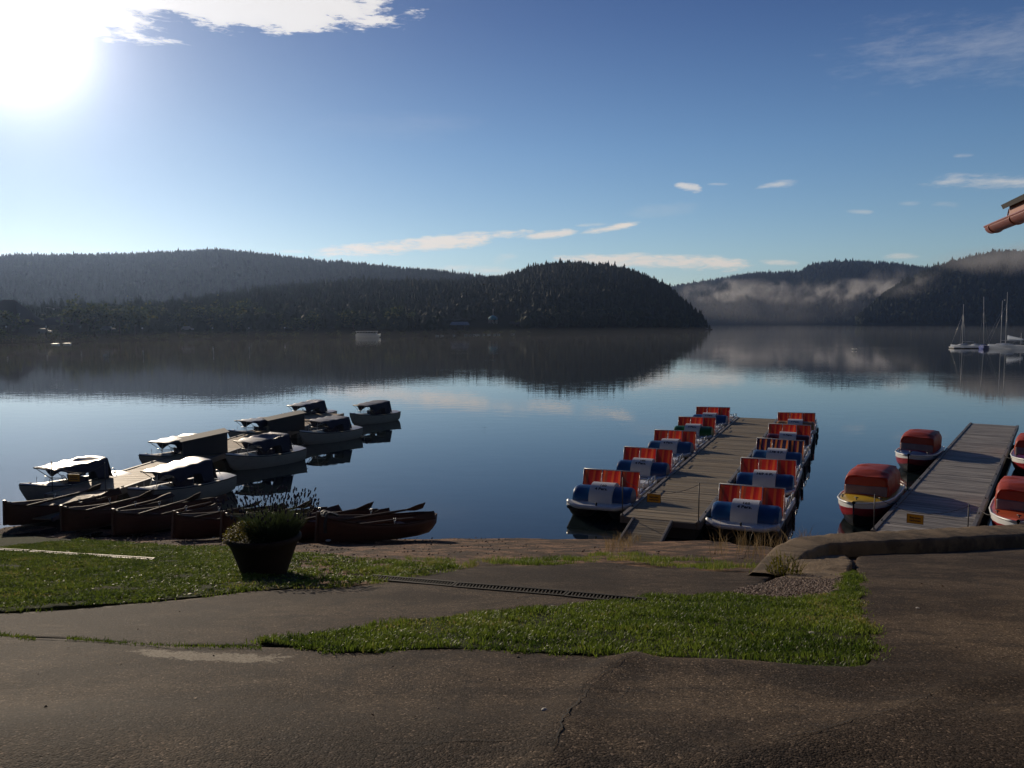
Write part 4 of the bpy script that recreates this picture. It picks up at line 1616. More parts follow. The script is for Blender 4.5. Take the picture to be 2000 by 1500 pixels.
# right-hand row: bows at the jetty; left-hand row: sterns at the jetty
def at_bow(px, py, hd, zb=0.63):
    p = P(px, py, zb)
    dirv = Vector((math.sin(hd), math.cos(hd), 0))    # from bow to stern
    c = p + dirv * 1.85 * 0.87
    return Vector((c.x, c.y, 0)), math.atan2(dirv.x, -dirv.y)


ELB = [  # bow pixel, heading, label, canopy cloth, roof, sag
    ((37, 946), 29, 'nearest boat of the outer row with bright sagging canopy over the left jetty', 'canvas_light', 0.98, 0.09),
    ((250, 951), 34, 'nearest boat on the shoreward side with taut pale canopy', 'canvas_light', 1.0, 0.02),
    ((272, 886), 32, 'boat with pale canopy lying behind the first grey jetty locker', 'canvas_light', 0.92, 0.04),
    ((440, 886), 34, 'boat with hollowed beige canopy in front of the second locker', 'canvas_beige', 0.98, 0.14),
    ((445, 841), 34, 'boat with low dark canopy just left of the second locker', 'canvas_streak', 0.86, 0.05),
    ((585, 841), 34, 'grey hulled boat with dark ribbed canopy, third in the shoreward row', 'canvas_dark', 0.90, 0.03),
    ((552, 807), 34, 'farthest boat of the outer row with white streaked canopy', 'canvas_streak', 1.0, 0.05),
    ((683, 807), 34, 'boat with all dark canopy at the far end of the left jetty', 'canvas_dark', 0.98, 0.02)]
for (bp, hd, lab, cm, hr, sg) in ELB:
    e = electric_boat(lab, M[cm], hr, sg)
    loc, rz = at_bow(*bp, R(hd))
    e.location = loc
    e.scale = (0.86, 0.87, 0.93)
    e.rotation_euler = (R(random.uniform(-1, 1)), R(random.uniform(-1.5, 1.5)), rz)


# lockers on the left jetty
def locker(px, py, label, w_=1.15, L_=1.5):
    p = P(px, py, 0.46)
    t = thing('jetty_locker', (p.x, p.y, 0.452), rz1, label, 'locker')
    m = MB()
    m.prism([(-L_ / 2, 0), (L_ / 2, 0), (L_ / 2, 0.74), (-L_ / 2, 0.50)], w_ - 0.06, 'x', -w_ / 2 + 0.03)
    m.build('box', M['locker'], t)
    m = MB()
    ang = math.atan2(0.24, L_)
    m.box((0, 0, 0.645), (w_ + 0.06, L_ + 0.18, 0.035), Matrix.Rotation(ang, 3, 'X'), bev=0.01)
    m.build('lid', M['locker_lid'], t)
    m = MB()
    m.box((0, -L_ / 2 - 0.02, 0.36), (0.12, 0.02, 0.03))
    m.build('hasp', M['metal'], t)
    t.rotation_euler = (0, 0, rz1 + R(-55))
    return t


locker(398, 884, 'dark grey locker with sloping lid beside the pale canopies')
locker(556, 840, 'dark grey sloping locker farther out on the left jetty')


# ---- rowing boats on the beach
RB = [(-1.75, 0.03, 0.10, 0.64), (-1.6, 0.20, 0.03, 0.60), (-1.3, 0.37, 0.0, 0.545), (-0.8, 0.50, -0.02, 0.48), (-0.2, 0.56, -0.02, 0.435), (0.5, 0.55, -0.01, 0.42), (1.1, 0.46, 0.01, 0.435), (1.5, 0.32, 0.05, 0.47), (1.75, 0.12, 0.20, 0.50)]


def rowing_boat(label):
    t = thing('rowing_boat', (0, 0, 0), 0, label, 'rowing boat', 'wooden rowing boats drawn up on the beach')
    N = 26
    yy_ = [-1.75 + 3.5 * i / N for i in range(N + 1)]
    rg = [hull_ring(y, *st(RB, y), n=15, pw=0.7, q=2.0, step=0.012 if abs(y) < 1.7 else 0.0) for y in yy_]
    m = MB()
    m.rings(rg, closed=False)
    m.build('hull', M['rowwood'], t, solid=0.022)
    m = MB()
    m.prism([(-1.79, 0.06), (-1.70, 0.06), (-1.70, 0.70), (-1.73, 0.74), (-1.79, 0.74)], 0.07, 'x', -0.035)
    m.build('stem', M['rowwood'], t)
    m = MB()
    m.tube([(-0.10, -1.62, 0.66), (0.10, -1.62, 0.66)], 0.022, 8)
    m.build('mooring_bar', M['dark_metal'], t)
    for sgn in (-1, 1):
        m = MB()
        m.tube([(sgn * (st(RB, y)[0] + 0.012), y, st(RB, y)[2] + 0.008) for y in yy_], 0.020, 6)
        m.build('gunwale', M['oarwood'], t)
    for y0 in (-1.15, -0.2, 0.75):
        b, k, s = st(RB, y0)
        m = MB()
        m.box((0, y0, s - 0.14), (2 * b * 0.93, 0.24, 0.028), bev=0.008)
        m.build('thwart', M['rowwood_in'], t)
    m = MB()
    m.box((0, -0.05, 0.045), (0.5, 2.4, 0.02))
    m.build('floorboards', M['rowwood_in'], t)
    m = MB()
    m.prism([(1.66, 0.12), (1.79, 0.28), (1.80, 0.515), (1.74, 0.515), (1.70, 0.30)], 0.2, 'x', -0.1)
    m.build('stern_post', M['rowwood'], t)
    for sgn in (-1, 1):
        b, k, s = st(RB, 0.12)
        m = MB()
        m.tube([(sgn * b, 0.12, s), (sgn * b, 0.12, s + 0.10)], 0.012, 6)
        m.tube([(sgn * b, 0.12 + 0.035 * math.sin(a), s + 0.13 - 0.035 * math.cos(a)) for a in [i * math.pi / 6 for i in range(-5, 6)]], 0.008, 5)
        m.build('rowlock', M['metal'], t)
    return t


def oar_mesh():
    m = MB()
    m.tube([(0, -1.15, 0), (0, -0.95, 0), (0, 0.2, 0), (0, 0.75, 0)], [0.017, 0.022, 0.024, 0.019], 8)

    def bl(u, v):
        y = 0.70 + 0.56 * u
        wd = 0.022 + 0.075 * min(1, u / 0.55) ** 1.2
        return Vector(((2 * v - 1) * wd, y, 0.05 * u * u))
    m.grid(bl, 8, 4)
    return m


oar0 = oar_mesh().build('oar', M['oarwood'], solid=0.014)
rowb = None
ROW = [((10, 1031), 29, 'rowing boat at the left end of the row, stern on the beach edge'),
       ((122, 1042), 30, 'rowing boat second from the left end, with a slack rope on its hull'),
       ((222, 1049), 31, 'rowing boat third from the left end of the beached row'),
       ((337, 1053), 33, 'rowing boat just left of the flower pot with raised oar blade'),
       ((432, 1055), 38, 'rowing boat half hidden behind the flower pot'),
       ((522, 1056), 44, 'rowing boat right of the pot, beside the last boat of the row'),
       ((614, 1058), 51, 'rowing boat at the right end with a dark bag on its stern')]
used_oar = False
for i, ((px, py), hd, lab) in enumerate(ROW):
    base = gp(px, py)
    hd = R(hd)
    dv = Vector((math.sin(hd), math.cos(hd), 0))
    c = base + dv * 1.52
    t = rowing_boat(lab) if rowb is None else dup(rowb)
    if rowb is None:
        rowb = t
    tilt = math.atan2(0.30 * min(1, base.z / 0.25 + .05), 3.5)
    t.location = Vector((c.x, c.y, max(0.03, base.z - 0.02 - 1.75 * math.tan(tilt))))
    t.rotation_euler = (-tilt, R(random.uniform(-2, 2)), -hd)
    t.scale = (0.95, 0.87 if i < 6 else 0.85, 0.93)
    tag(t, lab)
    Mx = Matrix.Translation(t.location) @ t.rotation_euler.to_matrix().to_4x4()
    for sgn in (-1, 1):
        o = oar0 if not used_oar else oar0.copy()
        if used_oar:
            C.objects.link(o)
        used_oar = True
        pl_ = Vector((sgn * (0.34 + random.uniform(-.1, .1)), 0.10 + random.uniform(-.15, .2), 0.42 + random.uniform(0, .02)))
        ro = Matrix.Rotation(R(random.uniform(3, 5)), 4, 'X') @ Matrix.Rotation(R(random.uniform(25, 75) * sgn), 4, 'Y')
        o.matrix_world = Mx @ Matrix.Translation(pl_) @ Matrix.Rotation(R(-sgn * random.uniform(1, 5)), 4, 'Z') @ ro
        side = 'on the shoreward side of' if sgn > 0 else 'on the lakeward side of'
        tag(o, 'wooden oar ' + side + ' the ' + ['leftmost rowing boat', 'second rowing boat from the left', 'third rowing boat from the left', 'rowing boat left of the pot', 'rowing boat hidden by the pot', 'boat just right of the pot', 'rowing boat with the dark bag'][i], 'oar', 'oars lying in the rowing boats')
# the dark bag hung over the stern of the last boat
c = Mx @ Vector((0.05, -1.25, 0.60))
m = MB()
m.grid(lambda u, v: Vector((0.30 * (v - .5) * (1 + .35 * abs(u - .35)) + 0.03 * noise.noise((u * 4, v * 4, 0)), -0.16 + 0.30 * min(1, max(0, u * 1.4 - .2)), 0.07 * math.sin(min(1, u * 1.1 + .12) * math.pi) + (-(0.36 - 1.4 * u) if u < .26 else 0) + 0.04 * noise.noise((u * 5, v * 5, 3)))), 16, 12)
o = m.build('draped_bag', M['black'], solid=0.04)
o.matrix_world = Matrix.Translation(c) @ Matrix.Rotation(-R(52), 4, 'Z')
tag(o, 'dark cloth bag slung over the stern of the rightmost rowing boat', 'bag')
# slack ropes
for a, b, sg, lab in ((gp(150, 1012, 0), None, 0, None),):
    pass
ra, rb_ = PD(155, 1003, 20.3), PD(198, 1006, 20.0)
m = MB()
m.tube([ra.lerp(rb_, i / 12) + Vector((0, -0.02, -0.16 * (1 - (2 * i / 12 - 1) ** 2))) for i in range(13)], 0.008, 5)
o = m.build('mooring_rope', M['oarwood'])
tag(o, 'slack mooring rope looped along the hull of a rowing boat', 'rope')


# ---- pedal boats: local -Y is the bow that faces the shore
def pedal_boat(label, colour, cloth, lines):
    t = thing('pedal_boat', (0, 0, 0), 0, label, 'pedal boat', 'pedal boats at the middle jetty')
    W = 0.84
    shift = random.random()
    L = 1.95
    # two floats joined by a deck, raked bow
    for sgn in (-1, 1):
        m = MB()
        rg = []
        for i in range(21):
            u = i / 20
            y = -L + 0.12 + (2 * L - 0.14) * u
            k = -0.14 + 0.36 * max(0, 1 - u / 0.14) ** 1.5 + 0.14 * max(0, (u - .9) / .1)
            b0 = 0.30
            cx = sgn * (W - b0)
            rg.append([Vector((cx + x * b0, y, k + (0.30 - k) * z)) for x, z in ((1, 1), (1, .55), (.82, .2), (.4, 0), (-.4, 0), (-.82, .2), (-1, .55), (-1, 1))])
        m.rings(rg, closed=False, smooth=True)
        m.add(rg[0], [tuple(range(8))], False)
        m.add(rg[-1], [tuple(range(8))], False)
        m.build('float', M['float'], t)
    m = MB()
    m.box((0, 0.05, 0.315), (2 * W, 2 * L - 0.2, 0.05), bev=0.02)
    m.build('deck', M['white_dull'], t)
    m = MB()     # side coamings
    for sgn in (-1, 1):
        m.box((sgn * (W - 0.02), 0.75, 0.36), (0.05, 2.3, 0.16), bev=0.02)
    m.build('coaming', M['white'], t)
    # moulded bow lip: a rounded bumper that rises at both corners
    m = MB()
    pts, rad = [], []
    n = 28
    for i in range(n + 1):
        u = 2 * i / n - 1
        x = u * (W + 0.01)
        y = -L + 0.02 + 0.17 * max(0, abs(u) - .72) / .28 + 0.03 * u * u
        z = 0.335 + 0.085 * max(0, (abs(u) - .55) / .45) ** 1.4
        pts.append((x, y, z))
    rings = []
    for p in pts:
        rings.append([Vector((p[0], p[1] + 0.085 * math.cos(a), p[2] + 0.062 * math.sin(a))) for a in [2 * math.pi * j / 10 for j in range(10)]])
    m.rings(rings, True, True, True)
    m.grid(lambda u, v: Vector(((2 * v - 1) * W, -L + 0.05 + 0.45 * u, 0.355 + 0.05 * u)), 4, 10)
    m.build('bow_lip', M['white'], t)
    m = MB()
    m.lathe([(0.0001, 0.0), (0.022, 0.0), (0.022, 0.05), (0.03, 0.07), (0.0001, 0.085)], 10, (0, -L, 0.395))
    m.build('bow_bollard', M['black'], t)
    # paddle-box cowl: blue shoulders, taller white middle
    def arc(a, ry, rz_, y0, z0):
        return Vector((0, y0 - ry * math.cos(a), z0 + rz_ * math.sin(a) ** 0.82))
    for sgn in (-1, 1):
        m = MB()
        def fn(u, v):
            q = arc(u * math.pi, 0.42, 0.40, -1.10, 0.36)
            x = sgn * (0.29 + (0.50) * v)
            e = 1 - 0.10 * max(0, (v - .85) / .15) ** 2
            return Vector((x, -1.10 + (q.y + 1.10) * e, 0.36 + (q.z - .36) * e))
        m.grid(fn, 18, 8)
        rim = [fn(i / 18, 1) for i in range(19)]
        m.add(rim, [tuple(range(19))], False)
        m.build('cowl_side', M[colour], t)
    m = MB()
    NN = 26
    cw = 0.315
    def cen(u, v):
        q = arc(u * math.pi, 0.50, 0.485, -1.10, 0.37)
        return Vector(((2 * v - 1) * cw, q.y, q.z))
    m.grid(cen, NN, 6)
    for v in (0, 1):
        rim = [cen(i / NN, v) for i in range(NN + 1)]
        m.add(rim, [tuple(range(NN + 1))], False)
    cwl = m.build('cowl_middle', M['white'], t)
    # arc-length table of the cowl for the lettering
    tab, acc, prev = [(0.0, 0.0)], 0.0, cen(0, .5)
    for i in range(1, 200):
        q = cen(i / 200, .5)
        acc += (q - prev).length
        prev = q
        tab.append((acc, i / 200))
    for body, size, s0, dx in lines:
        me = text_mesh(body, size)
        for v in me.vertices:
            u, = interp(tab, s0 + v.co.y)
            p = cen(u, .5)
            q2 = cen(min(1, u + .01), .5)
            nn_ = Vector((0, -(q2.z - p.z), q2.y - p.y)).normalized()
            if nn_.y > 0 and u < .5:
                nn_ = -nn_
            v.co = Vector((v.co.x + dx, p.y, p.z)) + nn_ * 0.004
        me.materials.append(M['ink'])
        o = bpy.data.objects.new('lettering', me)
        C.objects.link(o)
        o.parent = cwl
    # seat backs: striped cloth on a white tube frame
    zt, yt = 1.06, -0.30
    zb, yb = 0.44, -0.62
    xs_ = [-0.80, -0.27, 0.27, 0.80]
    fr = MB()
    for x in xs_:
        fr.tube([(x, yt, zt + .01), (x, yt - 0.16, 0.36)], 0.016, 8)
    fr.tube([(xs_[0], yt, zt), (xs_[3], yt, zt)], 0.016, 8)
    fo = fr.build('seat_frame', M['white_tube'], t)
    for k in range(3):
        low = k == 1
        m = MB()
        def fp(u, v):
            x = xs_[k] + 0.010 + (xs_[k + 1] - xs_[k] - .020) * v
            e = 0.62 if low else 1.0
            uu = u * e
            sagv = 0.05 * math.sin(math.pi * u) * math.sin(math.pi * v)
            droop = 0.05 * math.sin(math.pi * v) * u if low else 0.0
            return Vector((x, yt + (yb - yt) * uu - sagv + (0.0 if not low else 0.14 * u), zt - 0.005 + (zb - zt) * uu - droop))
        m.grid(fp, 10, 10)
        me_o = m.build('seat_back', M[cloth if low or cloth != 'stripe_red' else 'stripe_red_lined'], t)
        at = me_o.data.attributes.new('stripe', 'FLOAT', 'POINT')
        # stripes lean a little on the middle cloth, where it hangs loose
        vals = []
        for vtx in me_o.data.vertices:
            lean = 0.10 * (zt - vtx.co.z) if low else 0
            vals.append((vtx.co.x + 0.80 + lean) / 0.62 + 0.13 * k + 1 + shift)
        at.data.foreach_set('value', vals)
    for sgn in (-1, 1):
        for y_ in (0.05, 1.25):
            m = MB()
            m.box((sgn * 0.53, y_, 0.43), (0.48, 0.52, 0.14), bev=0.05)
            m.build('seat_base', M['white'], t)
    for sgn in (-1, 1):
        m = MB()
        m.tube([(sgn * 0.78, 0.15, 0.36), (sgn * 0.80, 0.15, 0.66), (sgn * 0.80, 0.85, 0.66), (sgn * 0.78, 0.85, 0.36)], 0.015, 7)
        m.build('handrail', M['metal'], t)
        m = MB()
        m.tube([(sgn * 0.80, 1.35, 0.36), (sgn * 0.80, 1.35, 0.60), (sgn * 0.80, 1.75, 0.60), (sgn * 0.8, 1.75, 0.36)], 0.015, 7)
        m.build('handrail', M['metal'], t)
    m = MB()     # pedals and steering lever
    for sgn in (-1, 1):
        for x in (0.42, 0.62):
            m.tube([(sgn * x, -0.66, 0.45), (sgn * x, -0.56, 0.55)], 0.012, 6)
            m.box((sgn * x, -0.55, 0.56), (0.09, 0.05, 0.03))
    m.tube([(0, -0.45, 0.36), (0, -0.2, 0.78)], 0.014, 6)
    m.build('pedals', M['black'], t)
    m = MB()
    m.box((0, 0.32, 0.46), (0.30, 0.9, 0.24), bev=0.05)
    m.build('centre_console', M['white'], t)
    m = MB()
    m.tube([(-0.55, L - .12, 0.34), (-0.55, L - .08, 0.52), (0.55, L - .08, 0.52), (0.55, L - .12, 0.34)], 0.014, 7)
    m.build('stern_rail', M['dark_metal'], t)
    for i, (sx, yy0) in enumerate(((-1, -0.9), (-1, 0.9), (1, -0.9), (1, 0.9))):
        m = MB()
        m.tube([(sx * (W + .055), yy0, 0.40), (sx * (W + .06), yy0, 0.28)], 0.007, 5)
        m.lathe([(0.0001, 0.29), (0.028, 0.27), (0.04, 0.2), (0.04, 0.08), (0.028, 0.01), (0.0001, -0.01)], 10, (sx * (W + .06), yy0, 0))
        m.build('fender', M['locker'], t)
    return t


HAND = [('160', 0.115, 0.70, 0.02), ('4 Pers.', 0.125, 0.545, 0.02)]
PB = [  # side, cowl pixel row -> distance along, colours, cloth, lettering, label
    (-1, 21.8, 'blue', 'stripe_red', [('160', 0.125, 0.56, 0.02), ('4 Pers.', 0.125, 0.42, 0.0)], 'blue and white pedal boat numbered 160 beside the jetty ramp'),
    (-1, 25.9, 'blue_deep', 'stripe_red', [('186', 0.125, 0.57, 0.02), ('4 Pers.', 0.125, 0.43, -0.02)], 'blue pedal boat second from shore in the left row, number 186'),
    (-1, 30.3, 'blue_faded', 'stripe_red', [('4 Pers.', 0.125, 0.44, -0.02)], 'blue pedal boat in front of the green one, marked 4 Pers.'),
    (-1, 34.7, 'green', 'stripe_red', [('4 Pers.', 0.125, 0.44, 0.0)], 'pedal boat with green cowl and red striped seats'),
    (-1, 38.9, 'blue', 'stripe_red', [('4 Pers.', 0.125, 0.44, 0.0)], 'blue pedal boat farthest out in the left row, behind the green one'),
    (1, 20.6, 'blue', 'stripe_red', [('162', 0.125, 0.56, 0.02), ('4 Pers.', 0.125, 0.42, 0.0)], 'blue and white pedal boat numbered 162 above the dry grass'),
    (1, 24.8, 'blue_deep', 'stripe_red', [('169 4 P.', 0.145, 0.52, 0.0)], 'blue and white pedal boat numbered 169'),
    (1, 29.0, 'blue_faded', 'stripe_dark', [('178 4 P.', 0.145, 0.47, 0.0)], 'pedal boat numbered 178 with navy and orange striped seats'),
    (1, 33.2, 'maroon', 'stripe_red', [('4 Pers.', 0.125, 0.46, 0.0)], 'pedal boat with dark red cowl behind number 178'),
    (1, 37.5, 'ochre', 'stripe_red', [('4 Pers.', 0.125, 0.46, 0.0)], 'pedal boat with yellow brown cowl at the far end of its row')]
for side, dist, col, cloth, lines, lab in PB:
    t = pedal_boat(lab, col, cloth, lines)
    s = (dist - A2.y) / d2.y
    off = -0.95 if side < 0 else 1.96 + 0.97
    if side > 0:
        s += 0.45
    c = A2 + d2 * (s + 1.10) + n2 * off
    t.location = (c.x, c.y, 0)
    t.rotation_euler = (R(random.uniform(-.8, .8)), R(random.uniform(-1.0, 1.0)), rz2 + R(random.uniform(-2.6, 2.6)))


# ---- covered motor boats at the right jetty, local -Y bow
MBT = [(-1.9, 0.02, 0.10, 0.60), (-1.75, 0.22, 0.0, 0.585), (-1.4, 0.46, -0.1, 0.56), (-0.9, 0.64, -0.16, 0.53), (-0.2, 0.72, -0.18, 0.51), (0.8, 0.72, -0.18, 0.50), (1.5, 0.68, -0.14, 0.50), (1.8, 0.62, -0.08, 0.50)]


def motor_boat(label, deckmat):
    t = thing('motor_boat', (0, 0, 0), 0, label, 'motor boat', 'small motor boats under red covers')
    N = 30
    yv_ = [-1.9 + 3.7 * (i / N) for i in range(N + 1)]
    # strakes: black bottom, red clinker band, white top strake
    bands = [(0.0, 0.62, 'black_hull', 'bottom'), (0.60, 0.87, 'red_hull', 'clinker_band'), (0.855, 1.0, 'white', 'top_strake')]
    for k, (t0, t1, mt, nm) in enumerate(bands):
        for sgn in (-1, 1):
            pass
        m = MB()
        for sgn in (-1, 1):
            def fn(u, v):
                y = -1.9 + 3.7 * u
                b, zk, zg = st(MBT, y)
                tt = t0 + (t1 - t0) * v
                x = b * math.sin(tt * math.pi / 2) ** 0.6 + (0.012 * k + (0.014 * ((v * 2) % 1.0) if k == 1 else 0)) * min(1, b / .25)
                z = zk + (zg - zk) * tt ** 1.5
                return Vector((sgn * x, y, z))
            m.grid(fn, N, 8 if k != 1 else 10)
        if k == 0:
            for sgn in (1,):
                rg = [Vector((x, 1.8, z)) for x, z in ((-.62, .5), (-.6, .2), (-.4, -.06), (0, -.08), (.4, -.06), (.6, .2), (.62, .5))]
                m.add(rg, [tuple(range(7))], False)
        m.build(nm, M[mt], t)
    m = MB()
    for sgn in (-1, 1):
        m.tube([(sgn * (st(MBT, y)[0] + 0.03), y, st(MBT, y)[2] + 0.012) for y in yv_], 0.026, 8)
    m.build('rub_rail', M['white'], t)
    m = MB()
    def dk(u, v):
        y = -1.88 + 3.66 * u
        b, zk, zg = st(MBT, y)
        return Vector(((2 * v - 1) * (b + .01), y, zg + 0.02 + 0.05 * (1 - (2 * v - 1) ** 2)))
    m.grid(dk, 30, 10)
    m.build('deck', deckmat, t)
    for x, y in ((0, -1.55), (-0.52, -0.98), (0.52, -0.98)):
        m = MB()
        b, zk, zg = st(MBT, y)
        z = zg + 0.02 + 0.05 * (1 - (x / max(b, .1)) ** 2)
        m.tube([(x, y, z - .01), (x, y, z + 0.055)], 0.016, 8)
        m.tube([(x - .05, y + .015, z + 0.06), (x + .05, y - .015, z + 0.06)], 0.014, 8)
        m.build('cleat', M['dark_metal'], t)
    # cover over the cockpit
    def section(y, e=1.0):
        b, zk, zg = st(MBT, y)
        zt = 1.10 + 0.05 * math.sin((y + .6) * 1.3)
        return b, zg, zt
    prof = [(-1.0, 0.0), (-1.02, 0.4), (-1.0, 0.70), (-0.95, 0.85), (-0.86, 0.955), (-0.5, 1.0), (0, 1.01), (0.5, 1.0), (0.86, 0.955), (0.95, 0.85), (1.0, 0.70), (1.02, 0.4), (1.0, 0.0)]
    rgs = []
    for i in range(44):
        u = i / 43
        y = -0.42 + 2.1 * u
        b, zg, zt = section(y)
        hh = (zt - zg) * (0.86 + 0.14 * min(1, u * 5)) * (1 - 0.25 * max(0, (u - .8) / .2))
        r_ = []
        for j, (px_, pz) in enumerate(prof):
            z0 = 0.36 if (j in (0, 12)) else pz
            wr = 0.03 * noise.noise((px_ * 4, y * 5.2, pz * 4)) + 0.018 * noise.noise((px_ * 9, y * 11, pz * 7)) + (0.014 * math.sin(px_ * 17 + 2 * math.sin(y * 5)) if pz > .8 else 0.01 * math.sin(y * 19 + pz * 4))
            r_.append(Vector((px_ * (b - 0.08) * 0.97 + wr, y + 0.03 * noise.noise((px_ * 2, pz * 4, y)), zg + 0.03 + (0.0 if pz == 0 else pz * hh) + wr)))
        rgs.append(r_)
    m = MB()
    # roof and sides, with an overhanging front brow
    brow = [Vector((p.x * 1.0, p.y - 0.05, p.z - 0.02 if p.z > .9 else p.z)) for p in rgs[0]]
    m.rings(rgs, closed=False)
    m.add(rgs[-1], [tuple(range(len(prof)))], False)
    cv = m.build('cover', M['red_cover'], t, solid=0.008)
    # front of the cover: cloth above, cloudy window film below
    f0 = rgs[0]
    def front(u, v, z0, z1, dy0, dy1):
        x = (2 * v - 1)
        zz = z0 + (z1 - z0) * u
        b, zg, zt = section(-0.42)
        hh = (zt - zg) * 0.86
        wmax = (b - .08) * 0.97 * (1.0 if zz < .62 else 1.0 - 0.12 * ((zz - .62) / .38) ** 2)
        return Vector((x * wmax, -0.425 + dy0 + (dy1 - dy0) * u + 0.02 * noise.noise((x * 2, zz * 3, 1)) + 0.05 * x * x, zg + 0.03 + zz * hh + (0.05 * (1 - x * x) if zz < .1 else 0) + 0.006 * noise.noise((x * 6, zz * 5, 4))))
    m = MB()
    m.grid(lambda u, v: front(u, v, 0.52, 1.0, -0.03, 0.02), 6, 16)
    m.build('cover_front', M['red_cover'], cv, solid=0.006)
    m = MB()
    m.grid(lambda u, v: front(u, v, 0.02, 0.54, -0.10, -0.034), 6, 16)
    m.build('window_film', M['clear_skirt'], cv, solid=0.004)
    return t


MOT = [((1699, 987), -1, M['yellow_deck'], 'small motor boat with yellow foredeck and red cover'),
       ((1797, 891), -1, M['blue_deck'], 'small motor boat with blue foredeck and red cover'),
       ((1990, 1020), 1, M['orange_deck'], 'small motor boat with orange foredeck behind the kerb'),
       ((2035, 901), 1, M['purple_deck'], 'small motor boat with purple foredeck at the picture edge')]
for (px, py), side, dm, lab in MOT:
    p = P(px, py, 0.61)
    t = motor_boat(lab, dm)
    s = (p - A3).dot(d3)
    off = -0.74 if side < 0 else 1.98 + 0.80
    c = A3 + d3 * (s + 1.9) + n3 * off
    t.location = (c.x, c.y, 0)
    t.rotation_euler = (0, R(random.uniform(-1.5, 1.5)), rz3 + R(random.uniform(-2, 2)))
    t.scale = (0.9, 1, 1)
    # mooring line to the jetty
    e = Vector((c.x, c.y, 0.56)) - d3 * 1.0 + n3 * (-side * 0.5)
    f = A3 + d3 * (s + 1.5) + n3 * (0.06 if side < 0 else 1.92)
    f.z = 0.5
    m = MB()
    m.tube([e.lerp(f, i / 8) + Vector((0, 0, -0.07 * math.sin(math.pi * i / 8))) for i in range(9)], 0.009, 5)
    o = m.build('mooring_line', M['black'])
    tag(o, 'thin dark mooring line of the ' + lab.split(' with ')[1].split(' ')[0] + ' decked motor boat', 'rope', 'mooring lines at the right jetty')


# ---------------------------------------------------------------- flower pot with lavender
pz = G(pot_c.x, pot_c.y)
pot = thing('flower_pot', (pot_c.x, pot_c.y, pz - 0.03), 0, 'large dark clay flower pot standing on the grass edge', 'flower pot')
m = MB()
m.lathe([(0.0001, 0.0), (0.255, 0.0), (0.27, 0.02), (0.345, 0.22), (0.42, 0.42), (0.45, 0.455), (0.47, 0.47), (0.47, 0.515), (0.455, 0.53), (0.425, 0.525), (0.405, 0.47), (0.395, 0.44)], 44)
m.build('body', M['terracotta'], pot)
pot.scale = (0.95, 0.95, 1.0)
m = MB()
m.lathe([(0.402, 0.45), (0.25, 0.47), (0.0001, 0.48)], 32)
m.build('soil', M['soil'], pot)


def strips(name, n, rad, hmin, hmax, wid, lean, mat, base, heads=None, tone=0.4, flat=1.0):
    V, F, T = [], [], []
    for _ in range(n):
        a = random.random() * 6.283
        r = rad * math.sqrt(random.random())
        x0, y0 = r * math.cos(a), r * math.sin(a)
        h = random.uniform(hmin, hmax) * (1 - 0.35 * (r / rad) ** 2 * flat)
        le = lean * (r / rad) * h + random.gauss(0, 0.08 * h)
        ax = a + random.gauss(0, 0.5)
        fx = random.random() * 6.283
        dx, dy = math.cos(fx) * wid / 2, math.sin(fx) * wid / 2
        b = len(V)
        for s, k in ((0, 1), (0.5, .9), (0.85, .7)):
            cx, cyy, cz = x0 + math.cos(ax) * le * s ** 1.6, y0 + math.sin(ax) * le * s ** 1.6, h * s
            V += [(cx - dx * k, cyy - dy * k, cz), (cx + dx * k, cyy + dy * k, cz)]
        V.append((x0 + math.cos(ax) * le, y0 + math.sin(ax) * le, h))
        F += [(b, b + 1, b + 3), (b, b + 3, b + 2), (b + 2, b + 3, b + 5), (b + 2, b + 5, b + 4), (b + 4, b + 5, b + 6)]
        tt = min(1, max(0, tone + random.gauss(0, 0.15)))
        T += [tt] * 7
        if heads is not None:
            heads.append((x0 + math.cos(ax) * le, y0 + math.sin(ax) * le, h))
    o = npmesh(name, np.array(V), np.array(F), mat, True, {'tone': np.array(T)})
    o.location = base
    return o


M['lavleaf'] = grass_mat('lavender_leaf', (0.018, 0.032, 0.014), (0.055, 0.075, 0.030), (0.09, 0.10, 0.04))
M['lavhead'] = pmat('lavender_flower', (0.030, 0.018, 0.045), 0.9)
M['yellowleaf'] = grass_mat('yellowing_leaf', (0.05, 0.06, 0.008), (0.17, 0.14, 0.012), (0.30, 0.16, 0.012))
lav_base = Vector((pot_c.x + 0.10, pot_c.y + 0.05, pz + 0.43))
lav = thing('lavender_bush', lav_base, 0, 'lavender bush with dark flower spikes growing in the pot', 'lavender')
o = strips('foliage', 4600, 0.265, 0.10, 0.40, 0.005, 0.75, M['lavleaf'], (0, 0, 0), None, 0.45)
o.parent = lav
heads = []
o2 = strips('flower_stalks', 260, 0.24, 0.36, 0.62, 0.0035, 0.85, M['lavleaf'], (0, 0, 0), heads, 0.4, 0.6)
o2.parent = lav
m = MB()
for x, y, z in heads:
    d = Vector((x * .6 + random.gauss(0, .1), y * .6 + random.gauss(0, .1), 1)).normalized()
    p = Vector((x, y, z))
    L_ = random.uniform(0.025, 0.05)
    m.tube([p - d * 0.01, p + d * L_ * .35, p + d * L_ * .8, p + d * L_], [0.005, 0.0105, 0.009, 0.003], 6)
o3 = m.build('flower_spikes', M['lavhead'], lav)
o3['kind'] = 'stuff'


